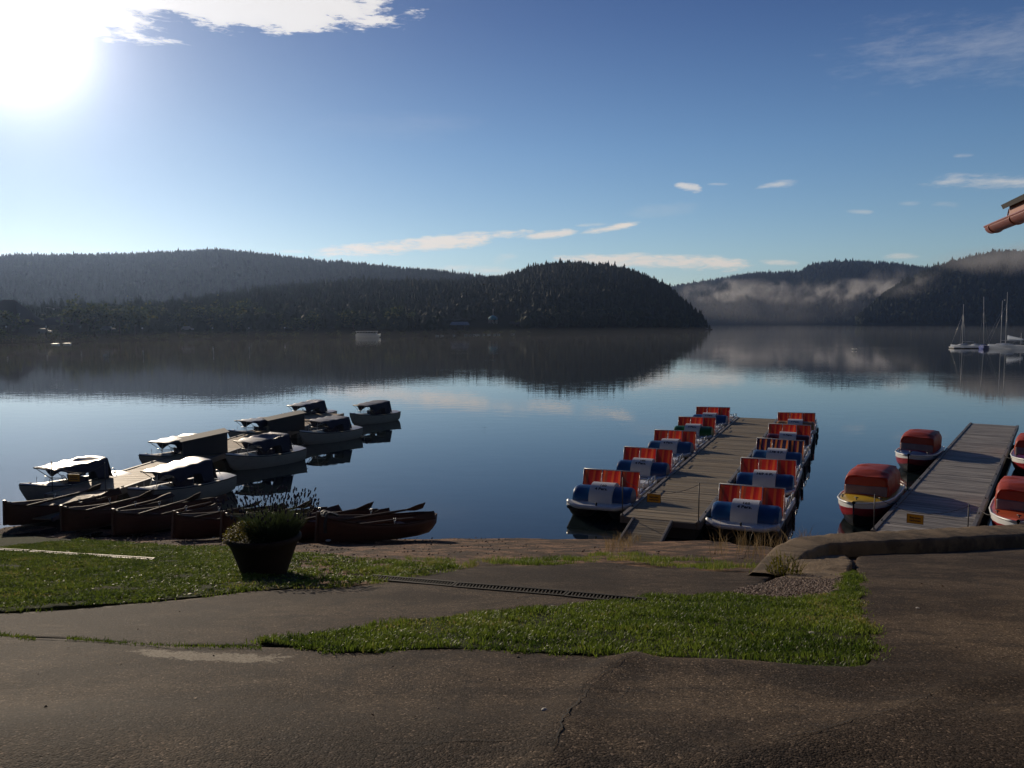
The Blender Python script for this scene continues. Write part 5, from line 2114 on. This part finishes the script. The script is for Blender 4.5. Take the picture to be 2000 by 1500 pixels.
def leafy(name, n, rx, ry, rz_, size, mat, tone):
    V, F, T = [], [], []
    for _ in range(n):
        while True:
            p = Vector((random.uniform(-1, 1), random.uniform(-1, 1), random.uniform(0, 1)))
            if 0.25 < p.length < 1:
                break
        p = Vector((p.x * rx, p.y * ry, p.z * rz_))
        q = Matrix.Rotation(random.random() * 6.28, 3, 'Z') @ Matrix.Rotation(random.uniform(-1.2, 1.2), 3, 'X')
        s = size * random.uniform(.6, 1.3)
        b = len(V)
        for c in ((0, -s, 0), (s * .55, 0, s * .15), (0, s, 0), (-s * .55, 0, s * .15)):
            V.append(tuple(p + q @ Vector(c)))
        F += [(b, b + 1, b + 2), (b, b + 2, b + 3)]
        T += [min(1, max(0, tone + random.gauss(0, .2)))] * 4
    return npmesh(name, np.array(V), np.array(F), mat, True, {'tone': np.array(T)})


fl = leafy('low_flower', 1600, 0.26, 0.24, 0.25, 0.014, M['yellowleaf'], 0.45)
fl.location = (pot_c.x - 0.20, pot_c.y - 0.14, pz + 0.45)
tag(fl, 'low yellow flowered plant spilling over the left rim of the pot', 'flowers')
fl2 = leafy('low_flower', 350, 0.16, 0.12, 0.10, 0.014, M['lavleaf'], 0.5)
fl2.location = (pot_c.x + 0.02, pot_c.y - 0.27, pz + 0.46)
tag(fl2, 'small dark green plant at the front of the pot', 'flowers')

# weed on the concrete hump
wc = gp(1532, 1124)
wd_ = thing('weed', (wc.x, wc.y, wc.z), 0, 'yellowish weed growing at the edge of the concrete hump', 'weed')
hh_ = []
s1 = strips('stalks', 90, 0.20, 0.14, 0.36, 0.006, 0.6, M['yellowleaf'], (0, 0, 0), hh_, 0.35)
s1.parent = wd_
l1 = leafy('leaves', 260, 0.22, 0.16, 0.26, 0.02, M['yellowleaf'], 0.25)
l1.parent = wd_


# ---------------------------------------------------------------- drain channel across the ramp
def drain(name, pxs, mat, label, w_, group=None, lift=0.02, bars=True):
    pts = [gp(*p) for p in pxs]
    a, b = pts[0], pts[-1]
    d = (b - a)
    Lh = math.hypot(d.x, d.y)
    t = thing(name, a + Vector((0, 0, lift)), math.atan2(d.y, d.x), label, 'drain', group)
    sl_ = math.atan2(d.z, Lh)
    t.rotation_euler = (math.atan(0.21), -sl_, math.atan2(d.y, d.x))
    L_ = d.length
    m = MB()
    for s in (-1, 1):
        m.box((L_ / 2, s * (w_ / 2 - 0.008), 0), (L_, 0.016, 0.03))
    for x in (0.012, L_ - 0.012):
        m.box((x, 0, 0), (0.024, w_ - 0.034, 0.028))
    m.build('frame', mat, t)
    m = MB()
    m.box((L_ / 2, 0, -0.02), (L_ - 0.04, w_ - 0.04, 0.006))
    m.build('channel', M['black'], t)
    if bars:
        m = MB()
        k = int(L_ / 0.045)
        for i in range(k):
            m.box((0.04 + (L_ - 0.08) * (i + .5) / k, 0, 0.003), (0.014, w_ - 0.036, 0.016), Matrix.Rotation(R(18), 3, 'Z'))
        m.build('grating', mat, t)
    return t


segs = [((722, 1131), (888, 1146)), ((890, 1146.5), (1106, 1164.5)), ((1108, 1165), (1258, 1180))]
labs = ['drain grating half overgrown right of the flower pot', 'middle length of drain grating across the asphalt ramp', 'drain grating running into the grass strip']
for s_, lb in zip(segs, labs):
    drain('drain_grate', s_, M['drain'], lb, 0.105, 'lengths of drain grating')
segs = [((-60, 1073), (55, 1080)), ((60, 1080.5), (150, 1087)), ((152, 1087), (300, 1096.5))]
labs = ['bright drain grating at the left picture edge of the lawn', 'bright drain grating in the middle of the left lawn', 'bright drain grating fading into the grass left of the pot']
for s_, lb in zip(segs, labs):
    drain('drain_grate', s_, M['drain_sunlit'], lb, 0.065, 'lengths of drain grating', lift=0.03)

# small pale stone on the asphalt, bits of litter
def stone(px, py, r, label, mat, flat=.6):
    p = gp(px, py)
    bm = bmesh.new()
    bmesh.ops.create_icosphere(bm, subdivisions=2, radius=r)
    for v in bm.verts:
        v.co *= 1 + 0.25 * noise.noise(v.co * (2.2 / r))
        v.co.z *= flat
    me = bpy.data.meshes.new('stone')
    bm.to_mesh(me)
    bm.free()
    me.materials.append(mat)
    o = bpy.data.objects.new('stone', me)
    C.objects.link(o)
    o.location = (p.x, p.y, G(p.x, p.y) + 0.02 + r * .3)
    return tag(o, label, 'stone')


M['palestone'] = pmat('pale_stone', (0.5, 0.47, 0.42), 0.7, var=0.2)
stone(1063, 1397, 0.013, 'small white pebble lying on the asphalt beside the long crack', M['palestone'])
stone(641, 1059, 0.06, 'pale flat stone in front of the rightmost rowing boat', M['palestone'], .35)
stone(1585, 1243, 0.022, 'white scrap lying in the grass strip', M['palestone'], .3)
stone(1792, 1193, 0.016, 'tiny pale stone on the asphalt by the kerb', M['palestone'], .4)

# ---------------------------------------------------------------- house eave at the right
tip = PD(1938, 443, 9.1)
gdir = (PD(2000, 421, 8.0) - tip)
gdir.z = 0
gdir.normalize()
gn = Vector((-gdir.y, gdir.x, 0))
if gn.x < 0:
    gn = -gn
hs = thing('boathouse', (tip.x, tip.y, tip.z), math.atan2(gdir.y, gdir.x), 'house eave with dark roof edge and copper gutter at the right', 'house')
sg = 1 if (Matrix.Rotation(math.atan2(gdir.y, gdir.x), 3, 'Z') @ Vector((0, 1, 0))).dot(gn) > 0 else -1
LG = 7.0
m = MB()
rr = 0.072
m.grid(lambda u, v: Vector((LG * u, sg * (rr * math.cos(math.pi * v + math.pi) + 0.0), rr * math.sin(math.pi * v + math.pi) + 0.0)), 24, 14)
m.add([(0, sg * rr * math.cos(math.pi * v / 14 + math.pi), rr * math.sin(math.pi * v / 14 + math.pi)) for v in range(15)], [tuple(range(15))], False)
gu = m.build('gutter', M['copper'], hs, solid=0.004)
m = MB()
m.tube([(-0.01, -sg * rr, 0.004), (LG, -sg * rr, 0.004)], 0.012, 8)
m.build('gutter_bead', M['copper'], gu)
for i in range(9):
    m = MB()
    x = 0.17 + i * 0.78
    m.tube([(x, sg * (rr + .006) * math.cos(math.pi * v / 10 + math.pi), (rr + .006) * math.sin(math.pi * v / 10 + math.pi)) for v in range(11)], 0.007, 6)
    m.tube([(x, sg * (rr + .01), 0.0), (x + 0.05, sg * (rr + 0.03), 0.16)], 0.008, 6)
    m.build('gutter_bracket', M['copper'], gu)
m = MB()
m.box((0.26 + (LG - .26) / 2, sg * (rr + 0.035), 0.085), (LG - 0.26, 0.03, 0.21))
m.build('fascia', M['fascia'], hs)
m = MB()
pit = R(27)
c = Vector((0.24 + (LG - .24) / 2, sg * (rr + 0.0), 0.20)) + Vector((0, sg * math.cos(pit) * 1.9, math.sin(pit) * 1.9))
m.box(c, (LG - 0.24, 3.9, 0.05), Matrix.Rotation(sg * pit, 3, 'X'))
m.build('roof', M['slate'], hs)
m = MB()
m.box((0.55 + (LG - .55) / 2, sg * 2.4, -2.0), (LG - 0.55, 3.2, 4.3))
m.build('wall', M['plaster'], hs)

# ---------------------------------------------------------------- sailing boats at the far float
SD = 160.0
fl_c = PD(1900, 678, SD)
def spx(px, py=None, d=SD):
    return (px - 1000) / FPX * d
t = thing('mooring_float', (spx(1905), SD + 1, 0), R(4), 'low pale float with the sailing boats tied up around it', 'pontoon')
m = MB()
m.box((0.6, 0, 0.25), (9.8, 1.8, 0.16), bev=.03)
m.build('deck', M['cream'], t)
for i in range(5):
    m = MB()
    m.box((-3.6 + i * 2.1, 0, 0.0), (1.4, 1.6, 0.34), bev=0.05)
    m.build('float', M['float'], t)


def sail_boat(px, dist, rz, L_, hullm, cover, mast, label, lean=0.0, jib=False):
    t = thing('sailing_boat', (spx(px, d=dist), dist, 0), rz, label, 'sailing boat', 'sailing boats at the far float')
    tb = [(-.5, .30, -.05, .10), (-.3, .36, -.06, .10), (0, .38, -.07, .105), (.25, .28, -.06, .115), (.42, .12, -.02, .125), (.5, .01, .04, .13)]
    m = MB()
    rg = []
    for i in range(17):
        y = -.5 + i / 16
        b, k, s = st(tb, y)
        rg.append([p * 1.0 for p in hull_ring(y * L_, b * L_ * .42, k * L_, s * L_, n=6, pw=.65, q=2.2)])
    m.rings(rg, closed=False)
    m.add(rg[0], [tuple(range(13))], False)
    m.build('hull', hullm, t)
    m = MB()
    m.grid(lambda u, v: Vector(((2 * v - 1) * st(tb, -.5 + u)[0] * L_ * .42, (-.5 + u) * L_, st(tb, -.5 + u)[2] * L_ + .03)), 12, 4)
    m.build('deck', M['cream'], t)
    m = MB()
    m.grid(lambda u, v: Vector(((2 * v - 1) * .10 * L_, (-.16 + .38 * u) * L_, .105 * L_ + .05 * L_ * math.sin(math.pi * u) ** .5 * (1 - (2 * v - 1) ** 4) ** .5)), 10, 8)
    m.build('cabin', M['cream'] if cover is None else cover, t)
    if mast < 1:
        return t
    m = MB()
    m.tube([(0, .06 * L_, .1 * L_), (lean, .06 * L_, mast)], 0.06, 8, r2=0.04)
    ms = m.build('mast', M['white_tube'], t)
    m = MB()
    m.tube([(0, .06 * L_, .24 * L_), (0, -.36 * L_, .22 * L_)], 0.05, 8)
    m.build('boom', M['metal'], ms)
    m = MB()
    for q in ((.16 * L_, .05 * L_), (-.16 * L_, .05 * L_)):
        m.tube([(q[0], q[1], .1 * L_), (lean * .8, .06 * L_, mast * .78)], 0.014, 4)
    m.tube([(0, .48 * L_, .12 * L_), (lean * .8, .06 * L_, mast * .8)], 0.014, 4)
    m.build('rigging', M['metal'], ms)
    if jib:
        m = MB()
        m.grid(lambda u, v: Vector((.03 * L_ * math.sin(v * 3), (.02 - .40 * u) * L_, .25 * L_ + (.10 * (1 - u) + .03) * L_ * v)), 8, 4)
        m.build('furled_sail', M['cream'], ms, solid=.1)
    return t


sail_boat(1882, 163, R(95), 5.5, M['cream'], M['white'], 8.6, 'white dinghy with shortest mast at the left end of the float', .1)
sail_boat(1921, 158, R(150), 5.6, M['navy_hull'], M['navy_hull'], 9.9, 'sailing boat under a bright blue cover in the middle', .35)
sail_boat(1907, 165, R(100), 5.0, M['cream'], M['white'], 0.0, 'low white dinghy half behind the blue covered boat', .2)
sail_boat(1958, 163, R(60), 6.4, M['black_hull'], M['cream'], 9.3, 'dark hulled sailing boat with a gull on its mast top', .15)
sail_boat(1968, 158, R(70), 6.8, M['cream'], M['cream'], 10.8, 'cream yacht with the tallest mast and a furled sail', .3, True)
sail_boat(1996, 161, R(80), 4.5, M['white'], M['locker'], 3.0, 'small white tender at the right end of the float', 0)


def gull(name, loc, s, label, mat, pose='fly', rz=0.0, cat='bird'):
    m = MB()
    prof = [(-.30, .015), (-.22, .05), (-.08, .085), (.06, .085), (.16, .055), (.20, .05), (.25, .05), (.29, .03), (.36, .006)]
    rg = [[Vector((r * math.cos(a), y, r * .9 * math.sin(a) + (.03 if y > .15 else 0))) for a in [2 * math.pi * j / 10 for j in range(10)]] for y, r in prof]
    m.rings(rg, True, True, True)
    o = None
    if pose == 'fly':
        for sg_ in (-1, 1):
            m.grid(lambda u, v: Vector((sg_ * (.05 + .62 * u), .10 - .22 * v * (1 - .75 * u) - .10 * u * u, .05 + .30 * u - .22 * u * u + .01 * v)), 8, 3)
    else:
        for sg_ in (-1, 1):
            m.grid(lambda u, v: Vector((sg_ * (.07 + .02 * math.sin(u * 3)), .14 - .46 * u, .07 - .10 * v + .02 * u)), 6, 2)
            m.tube([(sg_ * .03, .0, -.06), (sg_ * .03, .0, -.18)], .008, 5)
    for v in range(len(m.v)):
        m.v[v] = tuple(Vector(m.v[v]) * s)
    o = m.build(name, mat)
    o.location = loc
    o.rotation_euler = (0, 0, rz)
    return tag(o, label, cat)


p = PD(1964, 580, 163)
gull('gull', Vector((spx(1958, d=163) + .12, 163 + .30, 9.40)), .55, 'gull perched on the top of a mast', M['bird'], 'sit', 0.0)
gull('gull', PD(105, 604, 170), 2.0, 'white gull flying low over the far left shore', M['bird'], 'fly', 0.6)
gull('bird', PD(946, 556, 120), 0.7, 'dark bird flying before the wooded hill', M['bird_dark'], 'fly', 1.2)
gull('gull', P(1668, 682, 0.18), 1.7, 'white gull sitting on the open water', M['bird'], 'sit', 0.4)

# ---------------------------------------------------------------- things along the far shore
def shore_d(px):
    return interp(SH_A, px)[0]


# white passenger boat
fd = shore_d(718) - 5
t = thing('passenger_boat', ((720 - 1000) / FPX * fd, fd, 0), R(-4), 'white passenger boat with long windowed cabin moored by the wooded shore', 'passenger boat')
m = MB()
tb = [(-.5, .30, -.06, .17), (-.3, .36, -.06, .165), (.2, .36, -.06, .17), (.4, .2, -.03, .19), (.5, .02, .08, .21)]
LL = 8.2
rg = [[Vector((p.y, p.x, p.z)) for p in hull_ring((-.5 + i / 16) * LL, st(tb, -.5 + i / 16)[0] * 2.8, st(tb, -.5 + i / 16)[1] * 5, st(tb, -.5 + i / 16)[2] * 6, n=6, pw=.6, q=2.4)] for i in range(17)]
m.rings(rg, closed=False)
m.add(rg[0], [tuple(range(13))], False)
m.build('hull', M['ferry_white'], t)
m = MB()
m.box((-.4, 0, 1.0), (7.0, 1.8, .08))
m.build('deck', M['ferry_white'], t)
m = MB()
for i in range(8):
    for s in (-1, 1):
        m.box((-3.7 + i * .92, s * .85, 1.45), (.07, .07, .9))
m.box((-.5, 0, 1.25), (6.6, 1.7, .45))
m.build('cabin', M['ferry_white'], t)
m = MB()
m.box((-.5, -0.86, 1.62), (6.2, .02, .4))
m.box((-.5, 0.86, 1.62), (6.2, .02, .4))
m.build('window', M['darkglass'], t)
m = MB()
m.box((-.5, 0, 1.97), (7.0, 2.0, .16), bev=.05)
m.build('roof', M['ferry_roof'], t)
# two seen only by their deck: small moored boats as white specks
for i, (px, ln) in enumerate(((854, 1.2), (864, 1.0), (910, 1.1), (919, .9), (927, 1.0), (934, 1.2), (955, 1.3), (966, 1.3), (974, 1.0), (1002, 1.0), (887, .9), (945, .9))):
    dd = shore_d(px) - 3 - (i % 3)
    t = thing('moored_dinghy', ((px - 1000) / FPX * dd, dd, 0), R(70 + 25 * (i % 4)), 'tiny white dinghy moored along the far wooded shore', 'dinghy', 'white dinghies moored at the far shore')
    m = MB()
    rg = [hull_ring((-.5 + k / 10) * ln, (.42 if k < 7 else .42 * (10.2 - k) / 3.4) * ln * .4, -.05, .30 + .12 * (k / 10) ** 3, n=5, pw=.6, q=2.2) for k in range(11)]
    m.rings(rg, closed=False)
    m.add(rg[0], [tuple(range(11))], False)
    m.build('hull', M['white'], t)
    m = MB()
    m.box((0, 0, .26), (ln * .3, ln * .8, .05))
    m.build('deck', M['white_dull'], t)
# marker posts in the water
for px, py, h, lb in ((212, 697, .75, 'short pale marker post and buoy standing off the left shore'), (280, 696, .85, 'pale marker post right of the short one near the left shore'), (417, 691, .9, 'pale marker post third from the left in the still water'), (487, 689, .9, 'pale marker post nearest to the passenger boat')):
    p = P(px, py, 0)
    t = thing('marker_post', (p.x, p.y, 0), 0, lb, 'marker post', 'marker posts in the lake')
    m = MB()
    m.tube([(0, 0, -.3), (0, 0, h)], .05, 8)
    m.build('post', M['white_dull'], t)
    m = MB()
    m.lathe([(.0001, h), (.07, h), (.07, h - .15), (.05, h - .16)], 10)
    m.build('cap', M['white'], t)
    if px == 212:
        m = MB()
        m.lathe([(.0001, .45), (.22, .40), (.26, .15), (.2, -.1), (.0001, -.12)], 14, (-.45, 0, 0))
        m.build('buoy', M['white_dull'], t)

# big roofed house at the left, low houses and roofs
M['roofdark'] = pmat('dark_tiles', (0.035, 0.03, 0.032), 0.8, var=.2)
M['roofpale'] = pmat('pale_sheet_roof', (0.24, 0.24, 0.26), 0.5)
M['wood_wall'] = pmat('brown_wall', (0.06, 0.048, 0.04), 0.9)


def house(px, d, w_, l_, eave, ridge_, label, rz=0.0, roofm='roofdark', wallm='wood_wall', zb=None, hip=.35):
    z = zb if zb is not None else 3.0
    t = thing('far_house', ((px - 1000) / FPX * d, d, z), rz, label, 'house')
    m = MB()
    m.box((0, 0, eave / 2 - .5), (l_, w_, eave + 1))
    m.build('wall', M[wallm], t)
    m = MB()
    a, b, o = l_ / 2 + .5, w_ / 2 + .5, eave
    h = a * (1 - hip)
    vs_ = [(-a, -b, o - .1), (a, -b, o - .1), (a, b, o - .1), (-a, b, o - .1), (-h, 0, ridge_), (h, 0, ridge_)]
    m.add(vs_, [(0, 1, 5, 4), (2, 3, 4, 5), (1, 2, 5), (3, 0, 4), (3, 2, 1, 0)], False)
    rf = m.build('roof', M[roofm], t)
    for k in range(max(2, int(l_ / 3))):
        m = MB()
        m.box((-l_ / 2 + (k + .5) * l_ / max(2, int(l_ / 3)), -w_ / 2 - .02, eave * .5), (1.0, .08, 1.1))
        m.build('window', M['darkglass'], t)
    return t, rf


t, rf = house(22, 222, 10, 13, 2.6, 9.2, 'large dark house with steep hipped roof on the far left shore', R(-8), zb=1.8, hip=.75)
m = MB()
m.box((3.4, -3.2, 4.9), (3.4, 1.9, .12), Matrix.Rotation(R(40), 3, 'X'))
m.build('skylight', M['roofpale'], rf)
house(120, 232, 7, 12, 2.2, 4.2, 'low dark house right of the steep roofed one', R(-5), zb=2.2)
house(898, 335, 5, 7, 2.0, 3.2, 'little hut with pale roof on the slope behind the dinghies', R(5), 'roofpale', zb=1.9, hip=.2)
house(1005, 372, 3, 4, 2.0, 3.2, 'tiny hut right of the turquoise pavilion', R(5), zb=2.2, hip=.2)
# turquoise pavilion with a pole
pd0 = 372
pp_ = PD(963, 628, pd0)
t = thing('pavilion', (pp_.x, pd0, max(2.5, pp_.z - 1.0)), 0, 'turquoise roofed pavilion with a flagpole on the wooded slope', 'pavilion')
m = MB()
m.lathe([(2.3, 2.4), (1.3, 3.3), (.0001, 3.9)], 8)
m.build('roof', M['teal'], t)
m = MB()
m.lathe([(2.0, 2.4), (2.0, 1.7), (1.9, 1.7), (1.9, 2.4)], 8)
m.build('fascia', M['teal'], t)
for k in range(8):
    m = MB()
    a = k * math.pi / 4 + .2
    m.tube([(1.9 * math.cos(a), 1.9 * math.sin(a), -1.5), (1.9 * math.cos(a), 1.9 * math.sin(a), 2.4)], .08, 6)
    m.build('post', M['white_dull'], t)
m = MB()
m.tube([(0, 0, 3.8), (0, 0, 6.6)], .06, 6)
m.build('flagpole', M['white_dull'], t)

# lamps along the promenade: glossy globes that catch the sun
for i, (px, py) in enumerate(((12, 638), (90, 638), (157, 638), (217, 639), (278, 641), (415, 641), (486, 641), (556, 640))):
    d = shore_d(px) + 12
    p = PD(px, py, d)
    t = thing('street_lamp', (p.x, d, 1.2), 0, 'street lamp with white globe on the far promenade', 'street lamp', 'lamps along the far promenade')
    m = MB()
    m.tube([(0, 0, -.5), (0, 0, p.z - 1.2 - .2)], .05, 6)
    m.build('post', M['dark_metal'], t)
    m = MB()
    hz = p.z - 1.2
    m.lathe([(.0001, hz - .24), (.17, hz - .17), (.24, hz), (.17, hz + .17), (.0001, hz + .24)], 12)
    m.build('globe', M['white'], t)
# parked cars and small flat boats that glint
M['carwhite'] = pmat('car_paint', (0.2, 0.2, 0.21), 0.6)
for px, py, ln, lb in ((211, 640, 3.6, 'pale parked car glinting between the lamps on the far shore'), (87, 645, 3.2, 'pale parked car below the low house on the far left shore'), (366, 640, 3.4, 'pale parked car behind the hedge, second from the left house')):
    d = shore_d(px) + 14
    p = PD(px, py, d)
    t = thing('parked_car', (p.x, d, p.z - .9), R(3), lb, 'car', 'cars parked on the far shore')
    m = MB()
    m.prism([(-ln / 2, .25), (ln / 2, .25), (ln / 2, .7), (ln * .32, .8), (-ln / 2 * .96, .85)], 1.6, 'y', -.8)
    m.build('body', M['carwhite'], t)
    m = MB()
    m.prism([(-ln * .42, .85), (ln * .26, .82), (ln * .1, 1.3), (-ln * .3, 1.32)], 1.4, 'y', -.7)
    m.build('cabin', M['carwhite'], t)
    for x in (-ln * .3, ln * .3):
        for s in (-.78, .78):
            m = MB()
            m.tube([(x, s - .09, .3), (x, s + .09, .3)], .3, 12)
            m.build('wheel', M['black'], t)
for px, py, lb in ((108, 673.5, 'flat white boat at the water edge under the left shore hedge'), (131, 672.5, 'flat bright boat right beside another by the left hedge')):
    p = P(px, py, 0)
    t = thing('moored_punt', (p.x, p.y, 0), R(88), lb, 'boat')
    m = MB()
    rg = [hull_ring((-.5 + k / 10) * 1.6, .38, -.05, .26, n=4, pw=.5, q=2.2) for k in range(11)]
    m.rings(rg, closed=False)
    m.add(rg[0], [tuple(range(9))], False)
    m.add(rg[-1], [tuple(range(9))], False)
    m.build('hull', M['white'], t)
    m = MB()
    m.box((0, 0, .27), (.7, 1.56, .03))
    m.build('deck', M['white'], t)


# ---------------------------------------------------------------- trees that stand apart from the wood
def leaf_crown(seed, n=420, kind='round'):
    r = np.random.default_rng(seed)
    cl = r.normal(0, 1, (16, 3)) * np.array([.20, .20, .20]) + np.array([0, 0, .56])
    V, F, T = [], [], []
    for i in range(n):
        c = cl[r.integers(len(cl))]
        p = c + r.normal(0, 1, 3) * np.array([.095, .095, .085])
        s = r.uniform(.03, .065)
        a, b = r.normal(0, 1, 3), r.normal(0, 1, 3)
        a /= np.linalg.norm(a)
        b = b - a * b.dot(a)
        b /= np.linalg.norm(b)
        o = len(V)
        V += [p - a * s, p + b * s * .8, p + a * s, p - b * s * .8]
        F += [(o, o + 1, o + 2), (o, o + 2, o + 3)]
        T += [r.uniform(.3, .95)] * 4
    return np.array(V), np.array(F), np.array(T)


protos = []
for s in range(3):
    V, F, T = leaf_crown(s)
    cr = npmesh('crown', V, F, M['forest'], False, {'tone': T})
    m = MB()
    m.tube([(0, 0, -.06), (.01, 0, .25), (0, .01, .5)], [.03, .022, .012], 7)
    for k in range(4):
        a = k * 1.6
        m.tube([(0, 0, .3 + .04 * k), (.14 * math.cos(a), .14 * math.sin(a), .52 + .03 * k)], [.012, .006], 5)
    protos.append((cr, m.build('trunk', M['bark'])))
first = [True] * 3


def place_tree(i, loc, h, rz, label, cat, group, name):
    t = thing(name, loc, rz, label, cat, group)
    for o in protos[i]:
        c = o if first[i] else o.copy()
        if not first[i]:
            C.objects.link(c)
        c.parent = t
    first[i] = False
    t.scale = (h * random.uniform(.95, 1.3), h * random.uniform(.95, 1.3), h)
    return t


rt = random.Random(3)
TREES = [(150, 588), (182, 584), (205, 600), (232, 590), (262, 588), (290, 596), (322, 600), (350, 606), (385, 602), (405, 588), (432, 594), (470, 592), (452, 612), (120, 606), (500, 606), (540, 612), (575, 616), (610, 612), (660, 610), (10, 598), (-30, 600), (62, 612),
         (690, 600), (770, 604), (800, 612), (840, 614), (1060, 612), (1095, 606), (1130, 602), (1170, 606), (1210, 612), (1240, 616), (1025, 622), (655, 628), (745, 630)]
for k, (px, ty) in enumerate(TREES):
    d = shore_d(px) + rt.uniform(14, 40)
    ptop = PD(px, ty, d)
    zb = 1.0
    h = ptop.z - zb
    place_tree(k % 3, (ptop.x, d, zb), h, rt.uniform(0, 6), 'round leafy tree standing along the far promenade', 'tree', 'leafy trees on the far shore', 'broadleaf_tree')
# hedge bushes at the left shore
for k in range(40):
    px = -60 + k * 28 + rt.uniform(-8, 8)
    d = shore_d(px) + rt.uniform(3, 7)
    h = rt.uniform(1.7, 3.0) if px < 140 else rt.uniform(1.0, 2.0)
    place_tree(k % 3, ((px - 1000) / FPX * d, d, 0.2 - h * .2), h * 1.25, rt.uniform(0, 6), 'dark bush in the hedge at the far water edge', 'bush', 'bushes at the far water edge', 'waterside_bush').scale.x *= 2.0
# conifers on the point
V, F = conifer(50)
pc = None
CON = [(1255, 549), (1272, 556), (1284, 566), (1296, 563), (1312, 577), (1326, 592), (1338, 597), (1346, 604), (1352, 600), (1360, 607), (1366, 603), (1373, 614), (1380, 622), (1386, 632), (1305, 585), (1331, 606)]
for k, (px, ty) in enumerate(CON):
    d = interp([(1250, 640), (1300, 600), (1340, 570), (1365, 545), (1390, 528)], px)[0]
    pt = PD(px, ty, d)
    h = min(max(5.0, pt.z - 1.0), rt.uniform(9, 12))
    t = thing('conifer', (pt.x, d, pt.z - h), rt.uniform(0, 6), 'dark conifer on the wooded point', 'tree', 'conifers on the wooded point')
    if pc is None:
        cr = npmesh('crown', V, F, M['forest'], False, {'tone': np.full(len(V), .18)})
        m = MB()
        m.tube([(0, 0, -.1), (0, 0, .5)], [.025, .012], 6)
        tk = m.build('trunk', M['bark'])
        pc = (cr, tk)
        cr.parent = t
        tk.parent = t
    else:
        for o in pc:
            c = o.copy()
            C.objects.link(c)
            c.parent = t
    t.scale = (h * rt.uniform(.9, 1.3), h * rt.uniform(.9, 1.3), h)


# ---------------------------------------------------------------- morning haze and fog
def volume_box(name, c, size, mat):
    m = MB()
    m.box(c, size)
    o = m.build(name, mat)
    o['kind'] = 'stuff'
    return o


hz = bpy.data.materials.new('morning_haze')
hz.use_nodes = True
hz.node_tree.nodes.clear()
h = NT(hz.node_tree)
pv = h.n('ShaderNodeVolumePrincipled')
pv.inputs['Color'].default_value = (0.44, 0.62, 1.0, 1)
pv.inputs['Density'].default_value = 0.00010
pv.inputs['Anisotropy'].default_value = 0.7
ho = h.n('ShaderNodeOutputMaterial')
h.set(ho.inputs['Volume'], pv.outputs[0])
volume_box('haze', (0, 1700, 99), (7000, 3500, 212), hz)


def fog_mat(name, dens, nscale, thr, col=(1, 0.97, 0.94), aniso=0.4, xp=2.0):
    m = bpy.data.materials.new(name)
    m.use_nodes = True
    m.node_tree.nodes.clear()
    t = NT(m.node_tree)
    gen = t.n('ShaderNodeTexCoord')
    sp = t.n('ShaderNodeSeparateXYZ')
    t.set(sp.inputs[0], gen.outputs['Generated'])
    f = None
    for i, p in ((0, xp), (1, 2.0), (2, 1.6)):
        e = t.m('SUBTRACT', t.m('MULTIPLY', sp.outputs[i], 2.0), 1.0)
        e = t.m('POWER', t.m('ABSOLUTE', e), p)
        f = e if f is None else t.m('ADD', f, e)
    fall = t.sm(t.m('SUBTRACT', 1.0, f), 0.0, 0.8)
    nz = t.noise(gen.outputs['Object'], nscale, 6, 0.66, 0.8)
    dn = t.m('MULTIPLY', t.m('MULTIPLY', t.sm(nz, *thr), fall), dens)
    pv = t.n('ShaderNodeVolumePrincipled')
    pv.inputs['Color'].default_value = (*col, 1)
    pv.inputs['Anisotropy'].default_value = aniso
    t.set(pv.inputs['Density'], dn)
    out = t.n('ShaderNodeOutputMaterial')
    t.set(out.inputs['Volume'], pv.outputs[0])
    return m


def fog(px0, px1, py0, py1, d0, d1, dens, nscale, thr, xp=2.0):
    a, b = PD(px0, py1, (d0 + d1) / 2), PD(px1, py0, (d0 + d1) / 2)
    c = ((a.x + b.x) / 2, (d0 + d1) / 2, (a.z + b.z) / 2)
    m = MB()
    m.box((0, 0, 0), (b.x - a.x, d1 - d0, b.z - a.z))
    o = m.build('fog_bank', fog_mat('fog', dens, nscale, thr, xp=xp))
    o.location = c
    o['kind'] = 'stuff'
    return o


fog(1300, 1860, 540, 600, 1490, 1640, 0.020, 0.019, (0.50, 0.72), 6.0)
fog(1392, 1452, 560, 594, 1480, 1560, 0.045, 0.035, (0.42, 0.62))
fog(1560, 1760, 548, 590, 1440, 1520, 0.030, 0.030, (0.50, 0.72))
fog(1270, 1780, 556, 642, 1380, 1480, 0.0022, 0.006, (0.25, 0.65))
fog(1680, 1850, 506, 590, 1080, 1190, 0.013, 0.022, (0.48, 0.72))
fog(1790, 2400, 462, 560, 1090, 1280, 0.011, 0.012, (0.40, 0.68))
mm = bpy.data.materials.new('lake_mist')
mm.use_nodes = True
mm.node_tree.nodes.clear()
h = NT(mm.node_tree)
pv = h.n('ShaderNodeVolumePrincipled')
pv.inputs['Color'].default_value = (0.92, 0.95, 1.0, 1)
pv.inputs['Density'].default_value = 0.00017
pv.inputs['Anisotropy'].default_value = 0.3
ho = h.n('ShaderNodeOutputMaterial')
h.set(ho.inputs['Volume'], pv.outputs[0])
volume_box('lake_mist', (0, 330, 1.25), (1100, 540, 2.3), mm)
